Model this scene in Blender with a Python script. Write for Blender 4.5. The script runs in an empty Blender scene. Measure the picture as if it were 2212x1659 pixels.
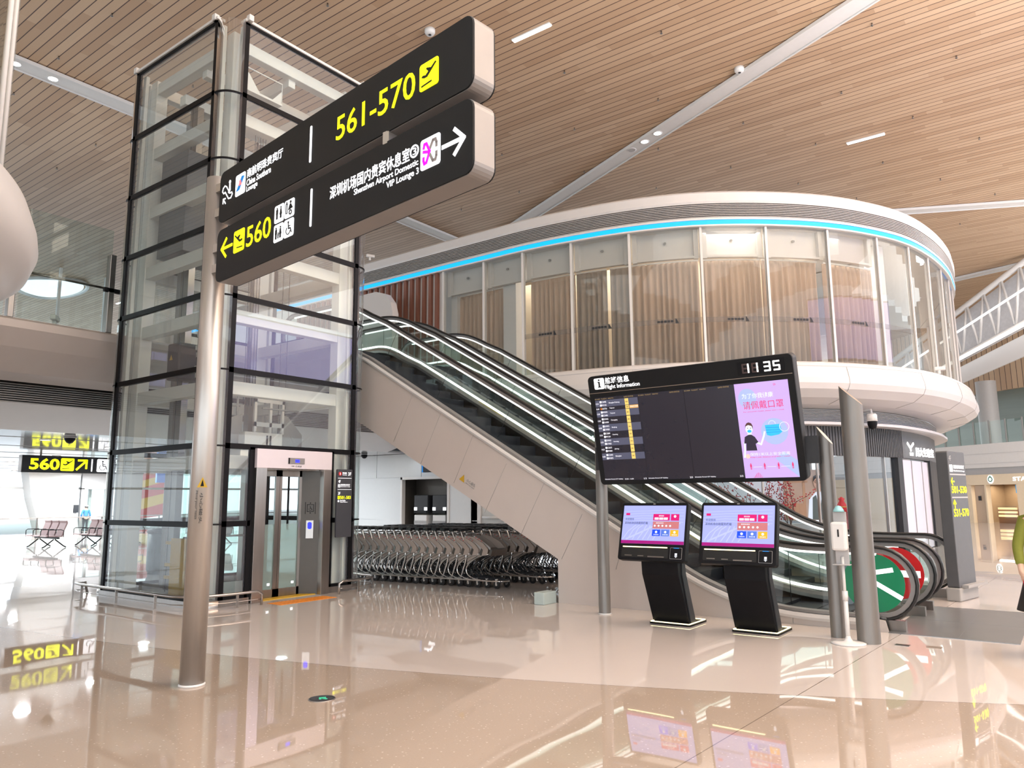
import bpy, bmesh, math, random
from mathutils import Vector, Matrix
random.seed(7)
sc = bpy.context.scene
COL = sc.collection
PI = math.pi
# ------------------------------------------------------------------ camera
F_PX = 1619.3; PITCH = .1512; ROLL = -.0084; AZ = math.radians(36.75); CAM_H = 1.6
fw = Vector((math.cos(AZ)*math.cos(PITCH), math.sin(AZ)*math.cos(PITCH), math.sin(PITCH)))
rt = Vector((math.sin(AZ), -math.cos(AZ), 0)); up = rt.cross(fw)
r2 = rt*math.cos(ROLL)+up*math.sin(ROLL); u2 = -rt*math.sin(ROLL)+up*math.cos(ROLL)
cam = bpy.data.cameras.new('camera'); cam_o = bpy.data.objects.new('camera', cam); COL.objects.link(cam_o)
M = Matrix((r2, u2, -fw)).transposed().to_4x4(); M.translation = Vector((0, 0, CAM_H)); cam_o.matrix_world = M
cam.sensor_fit = 'HORIZONTAL'; cam.sensor_width = 36; cam.lens = 36*F_PX/2212; cam.clip_end = 600; cam.clip_start = .05
sc.camera = cam_o
# ------------------------------------------------------------------ world, lights, exposure
sc.view_settings.view_transform = 'Standard'; sc.view_settings.look = 'None'
sc.view_settings.gamma = 1; sc.view_settings.use_curve_mapping = False
sc.view_settings.exposure = .18
W = bpy.data.worlds.new('sky'); sc.world = W; W.use_nodes = True
bg = W.node_tree.nodes['Background']; bg.inputs[0].default_value = (.88, .95, 1, 1); bg.inputs[1].default_value = 2.6
def area(name, loc, rot, size, power, color=(1, 1, 1)):
    l = bpy.data.lights.new(name, 'AREA'); l.shape = 'RECTANGLE'; l.size, l.size_y = size; l.energy = power; l.color = color
    o = bpy.data.objects.new(name, l); o.location = loc; o.rotation_euler = rot; COL.objects.link(o); return o
area('overhead_fill', (1, -3, 13.6), (0, 0, 0), (16, 14), 1300, (.93, .97, 1))  # this and the next three: added overhead fill out of view, not skylights
area('overhead_fill', (-8, 10, 13.6), (0, 0, 0), (9, 9), 650, (.93, .98, 1))
area('overhead_fill', (16, -9, 13.6), (0, 0, 0), (14, 11), 1200, (.93, .97, 1))
area('overhead_fill', (38, -16, 13.6), (0, 0, 0), (20, 12), 2800, (.93, .97, 1))
# upward fills without fixtures, added out of view to brighten the plank ceiling
area('ceiling_fill', (14, -13, 5.5), (PI, 0, 0), (16, 5), 8500, (1, .97, .94))
area('ceiling_fill', (-3, 9.5, 10), (PI, 0, 0), (5, 5), 60, (.97, .96, 1))
area('ceiling_fill', (34, -14, 6.5), (PI, 0, 0), (14, 4), 4800, (1, .96, .92))
area('ceiling_fill', (8, 24, 5.2), (PI, 0, 0), (16, 4), 280, (1, .97, .95))
# one more added upward fill hanging in mid-air, then the interior lights
area('ceiling_fill', (10, -6, 8), (PI, 0, 0), (12, 4), 5200, (1, .97, .94))
area('shop_lamp', (24, 6, 3.15), (0, 0, 0), (4, 3), 70, (1, 1, 1))
area('shop_lamp', (20.5, 8.5, 3.15), (0, 0, 0), (2.5, 4), 60, (1, 1, 1))
area('lounge_fill', (19, 10, 8.4), (0, 0, 0), (2, 8), 200, (1, .9, .8))  # both lounge lights are fill added to brighten the curtains
area('lounge_fill', (23, 5.5, 8.4), (0, 0, 0), (5, 2), 200, (1, .9, .8))
area('cafe_fill', (51.2, 3.2, 2.1), (0, 0, 0), (1.5, 1.5), 60, (1, .9, .75))  # fill added to lift the dark café front, not a fixture
area('hall_lamp', (40, -4, 13.8), (0, 0, 0), (5, 5), 1500, (1, .98, .95))
sc.cycles.transparent_max_bounces = 48; sc.cycles.max_bounces = 10; sc.cycles.diffuse_bounces = 4
sc.cycles.sample_clamp_indirect = 6; sc.cycles.caustics_reflective = False; sc.cycles.caustics_refractive = False

# ------------------------------------------------------------------ materials
def nmat(name):
    m = bpy.data.materials.new(name); m.use_nodes = True; nt = m.node_tree
    return m, nt, nt.nodes, nt.links, nt.nodes['Principled BSDF']
def mat(name, col, rough=.5, metal=0., emit=0., ecol=None, noise=0., scale=8., spec=.5, coat=0., stretch=None, bump=0.):
    m, nt, N, L, P = nmat(name)
    c = (*col, 1); P.inputs['Base Color'].default_value = c; P.inputs['Roughness'].default_value = rough
    P.inputs['Metallic'].default_value = metal; P.inputs['Specular IOR Level'].default_value = spec
    P.inputs['Coat Weight'].default_value = coat
    if emit: P.inputs['Emission Color'].default_value = (*(ecol or col), 1); P.inputs['Emission Strength'].default_value = emit
    t = N.new('ShaderNodeTexCoord'); mp = N.new('ShaderNodeMapping'); L.new(t.outputs['Object'], mp.inputs[0])
    if stretch: mp.inputs['Scale'].default_value = stretch
    nz = N.new('ShaderNodeTexNoise'); nz.inputs['Scale'].default_value = scale; nz.inputs['Detail'].default_value = 3; L.new(mp.outputs[0], nz.inputs[0])
    mx = N.new('ShaderNodeMix'); mx.data_type = 'RGBA'; mx.blend_type = 'MULTIPLY'; mx.inputs[0].default_value = 1
    rp = N.new('ShaderNodeMapRange'); rp.inputs[3].default_value = 1-noise; rp.inputs[4].default_value = 1+noise*.4
    L.new(nz.outputs[0], rp.inputs[0]); mx.inputs[6].default_value = c; L.new(rp.outputs[0], mx.inputs[7]); L.new(mx.outputs[2], P.inputs['Base Color'])
    if bump:
        b = N.new('ShaderNodeBump'); b.inputs['Strength'].default_value = bump; b.inputs['Distance'].default_value = .01
        L.new(nz.outputs[0], b.inputs['Height']); L.new(b.outputs[0], P.inputs['Normal'])
    return m
def glass_mat(name, tint, refl=1.0, rough=0., ior=1.45, haze=None):
    m, nt, N, L, P = nmat(name); N.remove(P); out = N['Material Output']
    tr = N.new('ShaderNodeBsdfTransparent'); tr.inputs[0].default_value = (*tint, 1)
    gl = N.new('ShaderNodeBsdfGlossy'); gl.inputs['Roughness'].default_value = rough; gl.inputs[0].default_value = (1, 1, 1, 1)
    fr = N.new('ShaderNodeFresnel'); fr.inputs[0].default_value = ior
    ge = N.new('ShaderNodeNewGeometry'); sub = N.new('ShaderNodeMath'); sub.operation = 'SUBTRACT'; sub.inputs[0].default_value = refl
    ml = N.new('ShaderNodeMath'); ml.operation = 'MULTIPLY'; ml.use_clamp = True
    ml0 = N.new('ShaderNodeMath'); ml0.operation = 'MULTIPLY'; L.new(ge.outputs['Backfacing'], ml0.inputs[0]); ml0.inputs[1].default_value = refl
    L.new(ml0.outputs[0], sub.inputs[1]); L.new(fr.outputs[0], ml.inputs[0]); L.new(sub.outputs[0], ml.inputs[1])
    mx = N.new('ShaderNodeMixShader'); L.new(ml.outputs[0], mx.inputs[0])
    last = tr
    if haze:
        df = N.new('ShaderNodeBsdfDiffuse'); df.inputs[0].default_value = (*haze[0], 1); m2 = N.new('ShaderNodeMixShader'); m2.inputs[0].default_value = haze[1]
        L.new(tr.outputs[0], m2.inputs[1]); L.new(df.outputs[0], m2.inputs[2]); last = m2
    L.new(last.outputs[0], mx.inputs[1]); L.new(gl.outputs[0], mx.inputs[2]); L.new(mx.outputs[0], out.inputs[0])
    return m
def math_node(N, L, op, a, b=None, clamp=False):
    n = N.new('ShaderNodeMath'); n.operation = op; n.use_clamp = clamp
    for i, v in enumerate((a, b)):
        if v is None: continue
        if isinstance(v, (int, float)): n.inputs[i].default_value = v
        else: L.new(v, n.inputs[i])
    return n.outputs[0]
def mixc(N, L, f, a, b):
    mx = N.new('ShaderNodeMix'); mx.data_type = 'RGBA'
    for i, v in ((0, f), (6, a), (7, b)):
        if isinstance(v, (int, float)): mx.inputs[i].default_value = v
        elif isinstance(v, tuple): mx.inputs[i].default_value = (*v, 1)
        else: L.new(v, mx.inputs[i])
    return mx.outputs[2]
def floor_material():
    m, nt, N, L, P = nmat('polished_terrazzo'); g = N.new('ShaderNodeNewGeometry'); sp = N.new('ShaderNodeSeparateXYZ'); L.new(g.outputs['Position'], sp.inputs[0])
    X, Y = sp.outputs[0], sp.outputs[1]; mn = lambda op, a, b=None, c=False: math_node(N, L, op, a, b, c)
    # curved boundary between the brown terrazzo and the pale stone
    cx, cy, R = FLOOR_C
    d = mn('SQRT', mn('ADD', mn('POWER', mn('SUBTRACT', X, cx), 2.), mn('POWER', mn('SUBTRACT', Y, cy), 2.)))
    pale = mn('LESS_THAN', d, R)
    sp1 = N.new('ShaderNodeTexVoronoi'); sp1.inputs['Scale'].default_value = 26; L.new(g.outputs['Position'], sp1.inputs[0])
    chip = mn('LESS_THAN', sp1.outputs[0], .17); sepc = N.new('ShaderNodeSeparateColor'); L.new(sp1.outputs[1], sepc.inputs[0])
    nz = N.new('ShaderNodeTexNoise'); nz.inputs['Scale'].default_value = .6; nz.inputs['Detail'].default_value = 4; L.new(g.outputs['Position'], nz.inputs[0])
    fine = N.new('ShaderNodeTexNoise'); fine.inputs['Scale'].default_value = 70; L.new(g.outputs['Position'], fine.inputs[0])
    brown = mixc(N, L, nz.outputs[0], (.355, .295, .24), (.425, .36, .30)); chipc = mixc(N, L, sepc.outputs[0], (.34, .26, .2), (.74, .66, .58))
    brown = mixc(N, L, mn('MULTIPLY', chip, .75), brown, chipc); brown = mixc(N, L, mn('MULTIPLY', fine.outputs[0], .25), brown, (.58, .49, .43))
    pl = mixc(N, L, nz.outputs[0], (.56, .52, .495), (.62, .58, .56))
    col = mixc(N, L, pale, brown, pl)
    rim = mn('LESS_THAN', mn('ABSOLUTE', mn('SUBTRACT', d, R)), .004)
    jl = mn('LESS_THAN', mn('ABSOLUTE', mn('SUBTRACT', mn('ADD', Y, mn('MULTIPLY', X, .049)), 2.305)), .004)
    col = mixc(N, L, mn('MAXIMUM', rim, jl), col, (.2, .16, .13))
    L.new(col, P.inputs['Base Color']); P.inputs['Roughness'].default_value = .025; P.inputs['Specular IOR Level'].default_value = 1.
    wv = N.new('ShaderNodeTexNoise'); wv.inputs['Scale'].default_value = 1.1; wv.inputs['Detail'].default_value = 1; L.new(g.outputs['Position'], wv.inputs[0])
    b = N.new('ShaderNodeBump'); b.inputs['Strength'].default_value = .1; b.inputs['Distance'].default_value = .02; L.new(wv.outputs[0], b.inputs['Height']); L.new(b.outputs[0], P.inputs['Normal'])
    return m
def plank_material():
    m, nt, N, L, P = nmat('ceiling_planks'); g = N.new('ShaderNodeNewGeometry'); sp = N.new('ShaderNodeSeparateXYZ'); L.new(g.outputs['Position'], sp.inputs[0])
    X, Y = sp.outputs[0], sp.outputs[1]; mn = lambda op, a, b=None, c=False: math_node(N, L, op, a, b, c)
    xs = mn('DIVIDE', X, .25); xi = mn('FLOOR', xs); xf = mn('FRACT', xs)
    w1 = N.new('ShaderNodeTexWhiteNoise'); w1.noise_dimensions = '1D'; L.new(xi, w1.inputs['W'])
    yi = mn('FLOOR', mn('ADD', mn('DIVIDE', Y, 3.6), mn('MULTIPLY', w1.outputs[0], 1.)))
    cmb = N.new('ShaderNodeCombineXYZ'); L.new(xi, cmb.inputs[0]); L.new(yi, cmb.inputs[1])
    w2 = N.new('ShaderNodeTexWhiteNoise'); w2.noise_dimensions = '2D'; L.new(cmb.outputs[0], w2.inputs['Vector'])
    mp = N.new('ShaderNodeMapping'); mp.inputs['Scale'].default_value = (14, .7, 1); L.new(g.outputs['Position'], mp.inputs[0])
    gr = N.new('ShaderNodeTexNoise'); gr.inputs['Scale'].default_value = 1.5; gr.inputs['Detail'].default_value = 5; L.new(mp.outputs[0], gr.inputs[0])
    base = mixc(N, L, w2.outputs[0], (.47, .31, .19), (.62, .45, .30)); base = mixc(N, L, mn('MULTIPLY', gr.outputs[0], .35), base, (.40, .27, .19))
    gap = mn('LESS_THAN', xf, .1)
    L.new(mixc(N, L, gap, base, (.06, .03, .022)), P.inputs['Base Color']); P.inputs['Roughness'].default_value = .5
    return m
def stripe_material(name, c1, c2, axis, pitch, duty, rough=.5, metal=0.):
    m, nt, N, L, P = nmat(name); g = N.new('ShaderNodeNewGeometry'); sp = N.new('ShaderNodeSeparateXYZ'); L.new(g.outputs['Position'], sp.inputs[0])
    f = math_node(N, L, 'FRACT', math_node(N, L, 'DIVIDE', sp.outputs[axis], pitch)); k = math_node(N, L, 'LESS_THAN', f, duty)
    L.new(mixc(N, L, k, c1, c2), P.inputs['Base Color']); P.inputs['Roughness'].default_value = rough; P.inputs['Metallic'].default_value = metal
    return m
FLOOR_C = (33.838, 13.964, 29.849)
m_floor = floor_material(); m_plank = plank_material()
m_white = mat('white_panel', (.64, .635, .64), .35, noise=.04, scale=2)
m_clad = mat('warm_grey_cladding', (.56, .51, .485), .38, noise=.05, scale=3)
m_whitep = mat('white_paint', (.71, .71, .71), .4, noise=.05)
m_steelw = mat('white_steel', (.84, .84, .82), .42, noise=.08, scale=5)
m_black = mat('black_frame', (.008, .008, .01), .45, noise=.3, spec=.15)
m_signb = mat('sign_black', (.014, .015, .017), .5, noise=.2, scale=3, spec=.15)
m_dark = mat('dark_grey', (.035, .038, .044), .5, noise=.2, spec=.25)
m_char = mat('charcoal', (.09, .095, .105), .5, noise=.15)
m_rub = mat('black_rubber', (.015, .015, .016), .32, noise=.3, scale=20)
m_ss = mat('brushed_steel', (.48, .45, .43), .28, metal=1, noise=.18, scale=3, stretch=(6, 6, .4))
m_ssd = mat('dark_steel', (.27, .25, .235), .3, metal=1, noise=.15, scale=3, stretch=(6, 6, .4))
m_pole = mat('pole_steel', (.5, .48, .46), .38, metal=.8, noise=.15, scale=4, stretch=(5, 5, .5))
m_post = mat('post_steel', (.25, .24, .23), .45, metal=.7, noise=.15, scale=4, stretch=(5, 5, .5))
m_chrome = mat('chrome', (.74, .73, .72), .14, metal=1, noise=.08)
m_rim = mat('satin_aluminium', (.26, .25, .25), .45, metal=.3, noise=.08)
m_bronze = mat('bronze_underside', (.3, .25, .21), .4, metal=.5, noise=.1)
m_alu = mat('grey_metal', (.42, .41, .4), .4, metal=.7, noise=.1)
m_yel = mat('lit_yellow', (.85, .86, 0), .5, emit=1.15, ecol=(.9, .92, 0), noise=.02)
m_lit = mat('lit_white', (.85, .86, .88), .5, emit=.95, ecol=(.95, .96, 1), noise=.02)
m_led = mat('led_white', (.9, .9, .88), .5, emit=1.7, ecol=(1, .98, .95), noise=.02)
m_warm = mat('led_warm', (.9, .8, .5), .5, emit=2.2, ecol=(1, .84, .45), noise=.02)
m_cyan = mat('led_cyan', (0, .2, .45), .5, emit=1.15, ecol=(0, .4, 1), noise=.02)
m_blue = mat('led_blue', (.02, .03, .9), .5, emit=1.4, ecol=(.02, .03, 1), noise=.02)
m_lamp = mat('lamp_face', (.95, .95, .92), .5, emit=5, ecol=(1, .98, .94), noise=.02)
m_glass = glass_mat('clear_glass', (.93, .96, .95), 1.2, haze=((.72, .72, .88), .05))
m_glassu = glass_mat('lounge_glass', (.9, .91, .9), 1.15, haze=((.6, .6, .6), .04))
m_glassg = glass_mat('green_glass', (.88, .93, .915), 1.)
m_shopg = glass_mat('shop_glass', (.9, .92, .94), 1.)
m_frost = glass_mat('frosted_glass', (.6, .72, .72), .6, .2, haze=((.33, .43, .43), .55))
m_wood = mat('wood_panel', (.5, .3, .18), .45, noise=.25, scale=3, stretch=(8, 8, .6))
m_yellowp = mat('yellow_panel', (.55, .34, .02), .5, noise=.1)
m_orange = mat('orange_tile', (.75, .27, .03), .55, noise=.1)
m_red = mat('red_plastic', (.6, .01, .015), .4, noise=.1)
m_green = mat('green_disc', (0, .23, .1), .35, noise=.08)
m_pink = mat('magenta', (.85, 0, .5), .5, emit=.8, ecol=(1, 0, .65), noise=.02)
m_greyg = mat('logo_grey', (.3, .27, .27), .5, noise=.05)
m_sky = mat('logo_blue', (0, .2, .6), .5, emit=.3, ecol=(0, .25, .8), noise=.02)
m_louv = mat('louvre_dark', (.05, .05, .052), .6, noise=.1)
m_lv = mat('louvre_grey', (.46, .46, .47), .45, noise=.05)
m_beige = mat('beige_shop', (.82, .7, .52), .5, noise=.05)
m_grey = mat('mid_grey', (.34, .34, .34), .5, noise=.08)
m_soffit = mat('glossy_soffit', (.68, .69, .7), .08, metal=.35, noise=.03)

# ------------------------------------------------------------------ geometry helpers
class MB:
    def __init__(s): s.v = []; s.f = []; s.m = []; s.sm = []
    def add(s, vs, fs, mi=0, smooth=False):
        b = len(s.v); s.v += [Vector(v) for v in vs]
        for f in fs: s.f.append([b+i for i in f]); s.m.append(mi); s.sm.append(smooth)
        return s
    def box(s, a, b, mi=0):
        x0, y0, z0 = (min(a[i], b[i]) for i in range(3)); x1, y1, z1 = (max(a[i], b[i]) for i in range(3))
        return s.add([(x0, y0, z0), (x1, y0, z0), (x1, y1, z0), (x0, y1, z0), (x0, y0, z1), (x1, y0, z1), (x1, y1, z1), (x0, y1, z1)],
                     [(0, 3, 2, 1), (4, 5, 6, 7), (0, 1, 5, 4), (1, 2, 6, 5), (2, 3, 7, 6), (3, 0, 4, 7)], mi)
    def prism(s, pts, o, a, b, n, depth, mi=0, smooth=False):
        # polygon pts (2D in axes a, b from o) extruded along n by depth
        o, a, b, n = Vector(o), Vector(a), Vector(b), Vector(n)
        ar = sum(pts[i][0]*pts[(i+1) % len(pts)][1]-pts[(i+1) % len(pts)][0]*pts[i][1] for i in range(len(pts)))
        if (ar > 0) != (a.cross(b).dot(n)*depth > 0): pts = pts[::-1]
        k = len(pts); v = [o+a*p[0]+b*p[1] for p in pts]; v += [q+n*depth for q in v]
        s.add(v, [tuple(range(k))[::-1], tuple(range(k, 2*k))], mi)
        bb = len(s.v)-2*k
        for i in range(k): j = (i+1) % k; s.f.append([bb+i, bb+j, bb+k+j, bb+k+i]); s.m.append(mi); s.sm.append(smooth)
        return s
    def tube(s, path, r, seg=10, mi=0, closed=False, caps=True):
        P = [Vector(p) for p in path]; n = len(P); rings = []; prev = None
        rr = r if isinstance(r, (list, tuple)) else [r]*n
        for i in range(n):
            if closed: t = P[(i+1) % n]-P[i-1]
            else: t = P[min(i+1, n-1)]-P[max(i-1, 0)]
            t.normalize()
            if prev is None: ref = Vector((0, 0, 1)) if abs(t.z) < .9 else Vector((1, 0, 0)); a = t.cross(ref).normalized()
            else: a = (prev-t*prev.dot(t)).normalized()
            prev = a; b = t.cross(a); rings.append([P[i]+(a*math.cos(2*PI*k/seg)+b*math.sin(2*PI*k/seg))*rr[i] for k in range(seg)])
        vs = [v for R in rings for v in R]; fs = []
        for i in range(n if closed else n-1):
            j = (i+1) % n
            for k in range(seg): l = (k+1) % seg; fs.append((i*seg+k, i*seg+l, j*seg+l, j*seg+k))
        s.add(vs, fs, mi, True)
        if caps and not closed: b = len(s.v)-n*seg; s.f += [[b+k for k in range(seg)][::-1], [b+(n-1)*seg+k for k in range(seg)]]; s.m += [mi]*2; s.sm += [False]*2
        return s
    def sweep(s, path, prof, side, mi=0, caps=True, smooth=False):
        # sweep a closed 2D profile (along side, along in-plane normal) on a path lying in the plane perpendicular to side
        P = [Vector(p) for p in path]; side = Vector(side); n = len(P); k = len(prof); vs = []
        for i in range(n):
            t = (P[min(i+1, n-1)]-P[max(i-1, 0)]).normalized(); nn = t.cross(side) ; vs += [P[i]+side*p[0]+nn*p[1] for p in prof]
        fs = [(i*k+j, i*k+(j+1) % k, (i+1)*k+(j+1) % k, (i+1)*k+j) for i in range(n-1) for j in range(k)]
        s.add(vs, fs, mi, smooth)
        if caps: b = len(s.v)-n*k; s.f += [[b+j for j in range(k)][::-1], [b+(n-1)*k+j for j in range(k)]]; s.m += [mi]*2; s.sm += [False]*2
        return s
    def lathe(s, prof, c=(0, 0, 0), seg=32, mi=0, a0=0, a1=2*PI, ax=(1, 1)):
        full = abs(a1-a0-2*PI) < 1e-6; n = seg if full else seg+1; k = len(prof); vs = []
        for i in range(n):
            a = a0+(a1-a0)*i/seg
            for r, z in prof: vs.append((c[0]+r*math.cos(a)*ax[0], c[1]+r*math.sin(a)*ax[1], c[2]+z))
        fs = []
        for i in range(seg):
            j = (i+1) % n if full else i+1
            for q in range(k-1): fs.append((i*k+q, j*k+q, j*k+q+1, i*k+q+1))
        return s.add(vs, fs, mi, True)
    def cyl(s, p, q, r, seg=20, mi=0): return s.tube([p, q], r, seg, mi)
    def build(s, name, mats, parent=None, bev=0, kind=None, local=False):
        me = bpy.data.meshes.new(name); mats = mats if isinstance(mats, (list, tuple)) else [mats]
        off = Matrix.Identity(4)
        if parent is not None and not local: off = WM[parent.name].inverted()
        me.from_pydata([off @ v for v in s.v], [], s.f)
        for m in mats: me.materials.append(m)
        for p, mi, sm in zip(me.polygons, s.m, s.sm): p.material_index = mi; p.use_smooth = sm
        me.validate(); o = bpy.data.objects.new(name, me); COL.objects.link(o); o.parent = parent
        WM[o.name] = WM[parent.name] if parent is not None else Matrix.Identity(4)
        if bev: b = o.modifiers.new('bevel', 'BEVEL'); b.width = bev; b.segments = 2; b.limit_method = 'ANGLE'
        if kind: o['kind'] = kind
        return o
WM = {}
def tag(o, label, cat, group=None, kind=None):
    if label: o['label'] = label
    if cat: o['category'] = cat
    if group: o['group'] = group
    if kind: o['kind'] = kind
    return o
def thing(name, label, cat, loc=(0, 0, 0), rz=0, group=None):
    o = bpy.data.objects.new(name, None); COL.objects.link(o); o.location = loc; o.rotation_euler = (0, 0, rz); o.empty_display_size = .1
    WM[o.name] = Matrix.Translation(loc) @ Matrix.Rotation(rz, 4, 'Z'); return tag(o, label, cat, group)
def dup(root, loc, rz, label, group=None):
    def cp(o, par):
        c = o.copy(); COL.objects.link(c); c.parent = par; WM[c.name] = Matrix.Identity(4)
        for ch in list(o.children): cp(ch, c)
        return c
    r = cp(root, None); r.location = loc; r.rotation_euler = (0, 0, rz); r['label'] = label
    if group: r['group'] = group
    return r
def struct(name, mb, m, **k): return mb.build(name, m, kind='structure', **k)
class Fr:   # a flat frame: origin, right, up, outward normal
    def __init__(s, o, r, u): s.o = Vector(o); s.r = Vector(r).normalized(); s.u = Vector(u).normalized(); s.n = s.r.cross(s.u)
    def p(s, x, y, d=0): return s.o+s.r*x+s.u*y+s.n*d
    def plate(s, mb, pts, d=0, t=.004, mi=0): mb.prism(pts, s.p(0, 0, d), s.r, s.u, s.n, t, mi); return mb
    def rect(s, mb, x0, y0, x1, y1, d=0, t=.004, mi=0): return s.plate(mb, [(x0, y0), (x1, y0), (x1, y1), (x0, y1)], d, t, mi)
    def rrect(s, mb, x0, y0, x1, y1, r, d=0, t=.004, mi=0): return s.plate(mb, rr(x0, y0, x1, y1, r), d, t, mi)
    def line(s, mb, pts, w, d=0, t=.004, mi=0):
        for a, b in zip(pts[:-1], pts[1:]):
            dx, dy = b[0]-a[0], b[1]-a[1]; l = math.hypot(dx, dy) or 1; nx, ny = -dy/l*w/2, dx/l*w/2; ex, ey = dx/l*w*.3, dy/l*w*.3
            s.plate(mb, [(a[0]+nx-ex, a[1]+ny-ey), (a[0]-nx-ex, a[1]-ny-ey), (b[0]-nx+ex, b[1]-ny+ey), (b[0]+nx+ex, b[1]+ny+ey)], d, t, mi)
        return mb
    def disc(s, mb, x, y, r, d=0, t=.004, mi=0, n=20, ry=None): return s.plate(mb, [(x+r*math.cos(2*PI*i/n), y+(ry or r)*math.sin(2*PI*i/n)) for i in range(n)], d, t, mi)
    def ring(s, mb, x, y, r, w, d=0, t=.004, mi=0, a0=0, a1=2*PI, n=20):
        return s.line(mb, [(x+r*math.cos(a0+(a1-a0)*i/n), y+r*math.sin(a0+(a1-a0)*i/n)) for i in range(n+1)], w, d, t, mi)
def rr(x0, y0, x1, y1, r, n=5):
    out = []
    for cx, cy, a in ((x1-r, y1-r, 0), (x0+r, y1-r, 90), (x0+r, y0+r, 180), (x1-r, y0+r, 270)):
        out += [(cx+r*math.cos(math.radians(a+90*i/n)), cy+r*math.sin(math.radians(a+90*i/n))) for i in range(n+1)]
    return out
def text(name, body, fr, x0, y0, x1, y1, m, parent, d=.004, bold=0., t=.002, spacing=1.):
    c = bpy.data.curves.new('t', 'FONT'); c.body = body; c.extrude = .02; c.offset = bold; c.resolution_u = 3; c.space_character = spacing
    o = bpy.data.objects.new('t', c); COL.objects.link(o); bpy.context.view_layer.update()
    me = bpy.data.meshes.new_from_object(o.evaluated_get(bpy.context.evaluated_depsgraph_get()))
    bpy.data.objects.remove(o); bpy.data.curves.remove(c)
    vs = [v.co for v in me.vertices]
    ax, bx = min(v.x for v in vs), max(v.x for v in vs); ay, by = min(v.y for v in vs), max(v.y for v in vs)
    inv = WM[parent.name].inverted() if parent is not None else Matrix.Identity(4)
    for v in me.vertices:
        q = v.co; v.co = inv @ fr.p(x0+(q.x-ax)/(bx-ax)*(x1-x0), y0+(q.y-ay)/(by-ay)*(y1-y0), d+(q.z/.02*.5+.5)*t)
    me.name = name; me.materials.clear(); me.materials.append(m)
    ob = bpy.data.objects.new(name, me); COL.objects.link(ob); ob.parent = parent; WM[ob.name] = WM[parent.name] if parent else Matrix.Identity(4)
    return ob
def spline(P, n=8):
    P = [Vector(p) for p in P]; out = []
    for i in range(len(P)-1):
        p0, p1, p2, p3 = P[max(i-1, 0)], P[i], P[i+1], P[min(i+2, len(P)-1)]
        for k in range(n):
            t = k/n; out.append(.5*((2*p1)+(p2-p0)*t+(2*p0-5*p1+4*p2-p3)*t*t+(3*p1-p0-3*p2+p3)*t**3))
    return out+[P[-1]]
# pictograms in a unit box placed at x, y with size s (black figure pieces)
def fig_plane(fr, mb, x, y, w, h, d, mi=0, flip=False):
    T = lambda P: [((x+w*(1-a if flip else a)), y+h*b) for a, b in P]
    fr.plate(mb, T([(.12, .5), (.2, .56), (.34, .52), (.86, .86), (.9, .82), (.42, .44), (.26, .44)]), d, mi=mi)
    fr.plate(mb, T([(.5, .6), (.36, .76), (.42, .78), (.66, .7)]), d, mi=mi)
    fr.plate(mb, T([(.12, .14), (.66, .18), (.66, .23), (.12, .19)]), d, mi=mi)
def fig_man(fr, mb, x, y, h, d, mi=0, skirt=False):
    fr.disc(mb, x, y+h*.92, h*.08, d, mi=mi, n=10)
    if skirt: fr.plate(mb, [(x-h*.06, y+h*.82), (x+h*.06, y+h*.82), (x+h*.17, y+h*.32), (x-h*.17, y+h*.32)], d, mi=mi)
    else: fr.rect(mb, x-h*.13, y+h*.4, x+h*.13, y+h*.82, d, mi=mi)
    for s in (-1, 1): fr.rect(mb, x+s*h*.03, y, x+s*h*.1, y+h*.45, d, mi=mi)
def fig_wheelchair(fr, mb, x, y, s, d, mi=0):
    fr.disc(mb, x+s*.42, y+s*.86, s*.07, d, mi=mi, n=10); fr.line(mb, [(x+s*.42, y+s*.76), (x+s*.46, y+s*.45), (x+s*.68, y+s*.45), (x+s*.8, y+s*.16)], s*.07, d, mi=mi)
    fr.line(mb, [(x+s*.44, y+s*.6), (x+s*.64, y+s*.6)], s*.05, d, mi=mi)
    fr.ring(mb, x+s*.42, y+s*.33, s*.24, s*.045, d, mi=mi, a0=2.2, a1=6.1, n=14)
def arrow(fr, mb, x, y, L_, ang, w, d, mi=0):
    c, s_ = math.cos(ang), math.sin(ang); R = lambda a, b: (x+a*c-b*s_, y+a*s_+b*c)
    fr.line(mb, [R(-L_/2, 0), R(L_/2-w*.6, 0)], w, d, mi=mi); fr.line(mb, [R(L_*.06, L_*.42), R(L_/2, 0), R(L_*.06, -L_*.42)], w, d, mi=mi)
def cctv(name, label, loc, rz, group=None):
    t = thing(name, label, 'security camera', loc, rz, group)
    MB().box((-.03, -.03, 0), (.03, .03, .12)).build('bracket', m_whitep, t, .004, local=True)
    MB().box((-.05, -.16, .1), (.05, .12, .2)).build('camera_body', m_whitep, t, .02, local=True)
    MB().cyl((0, -.165, .15), (0, -.15, .15), .04).build('lens', m_black, t, local=True)
    return t
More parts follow.
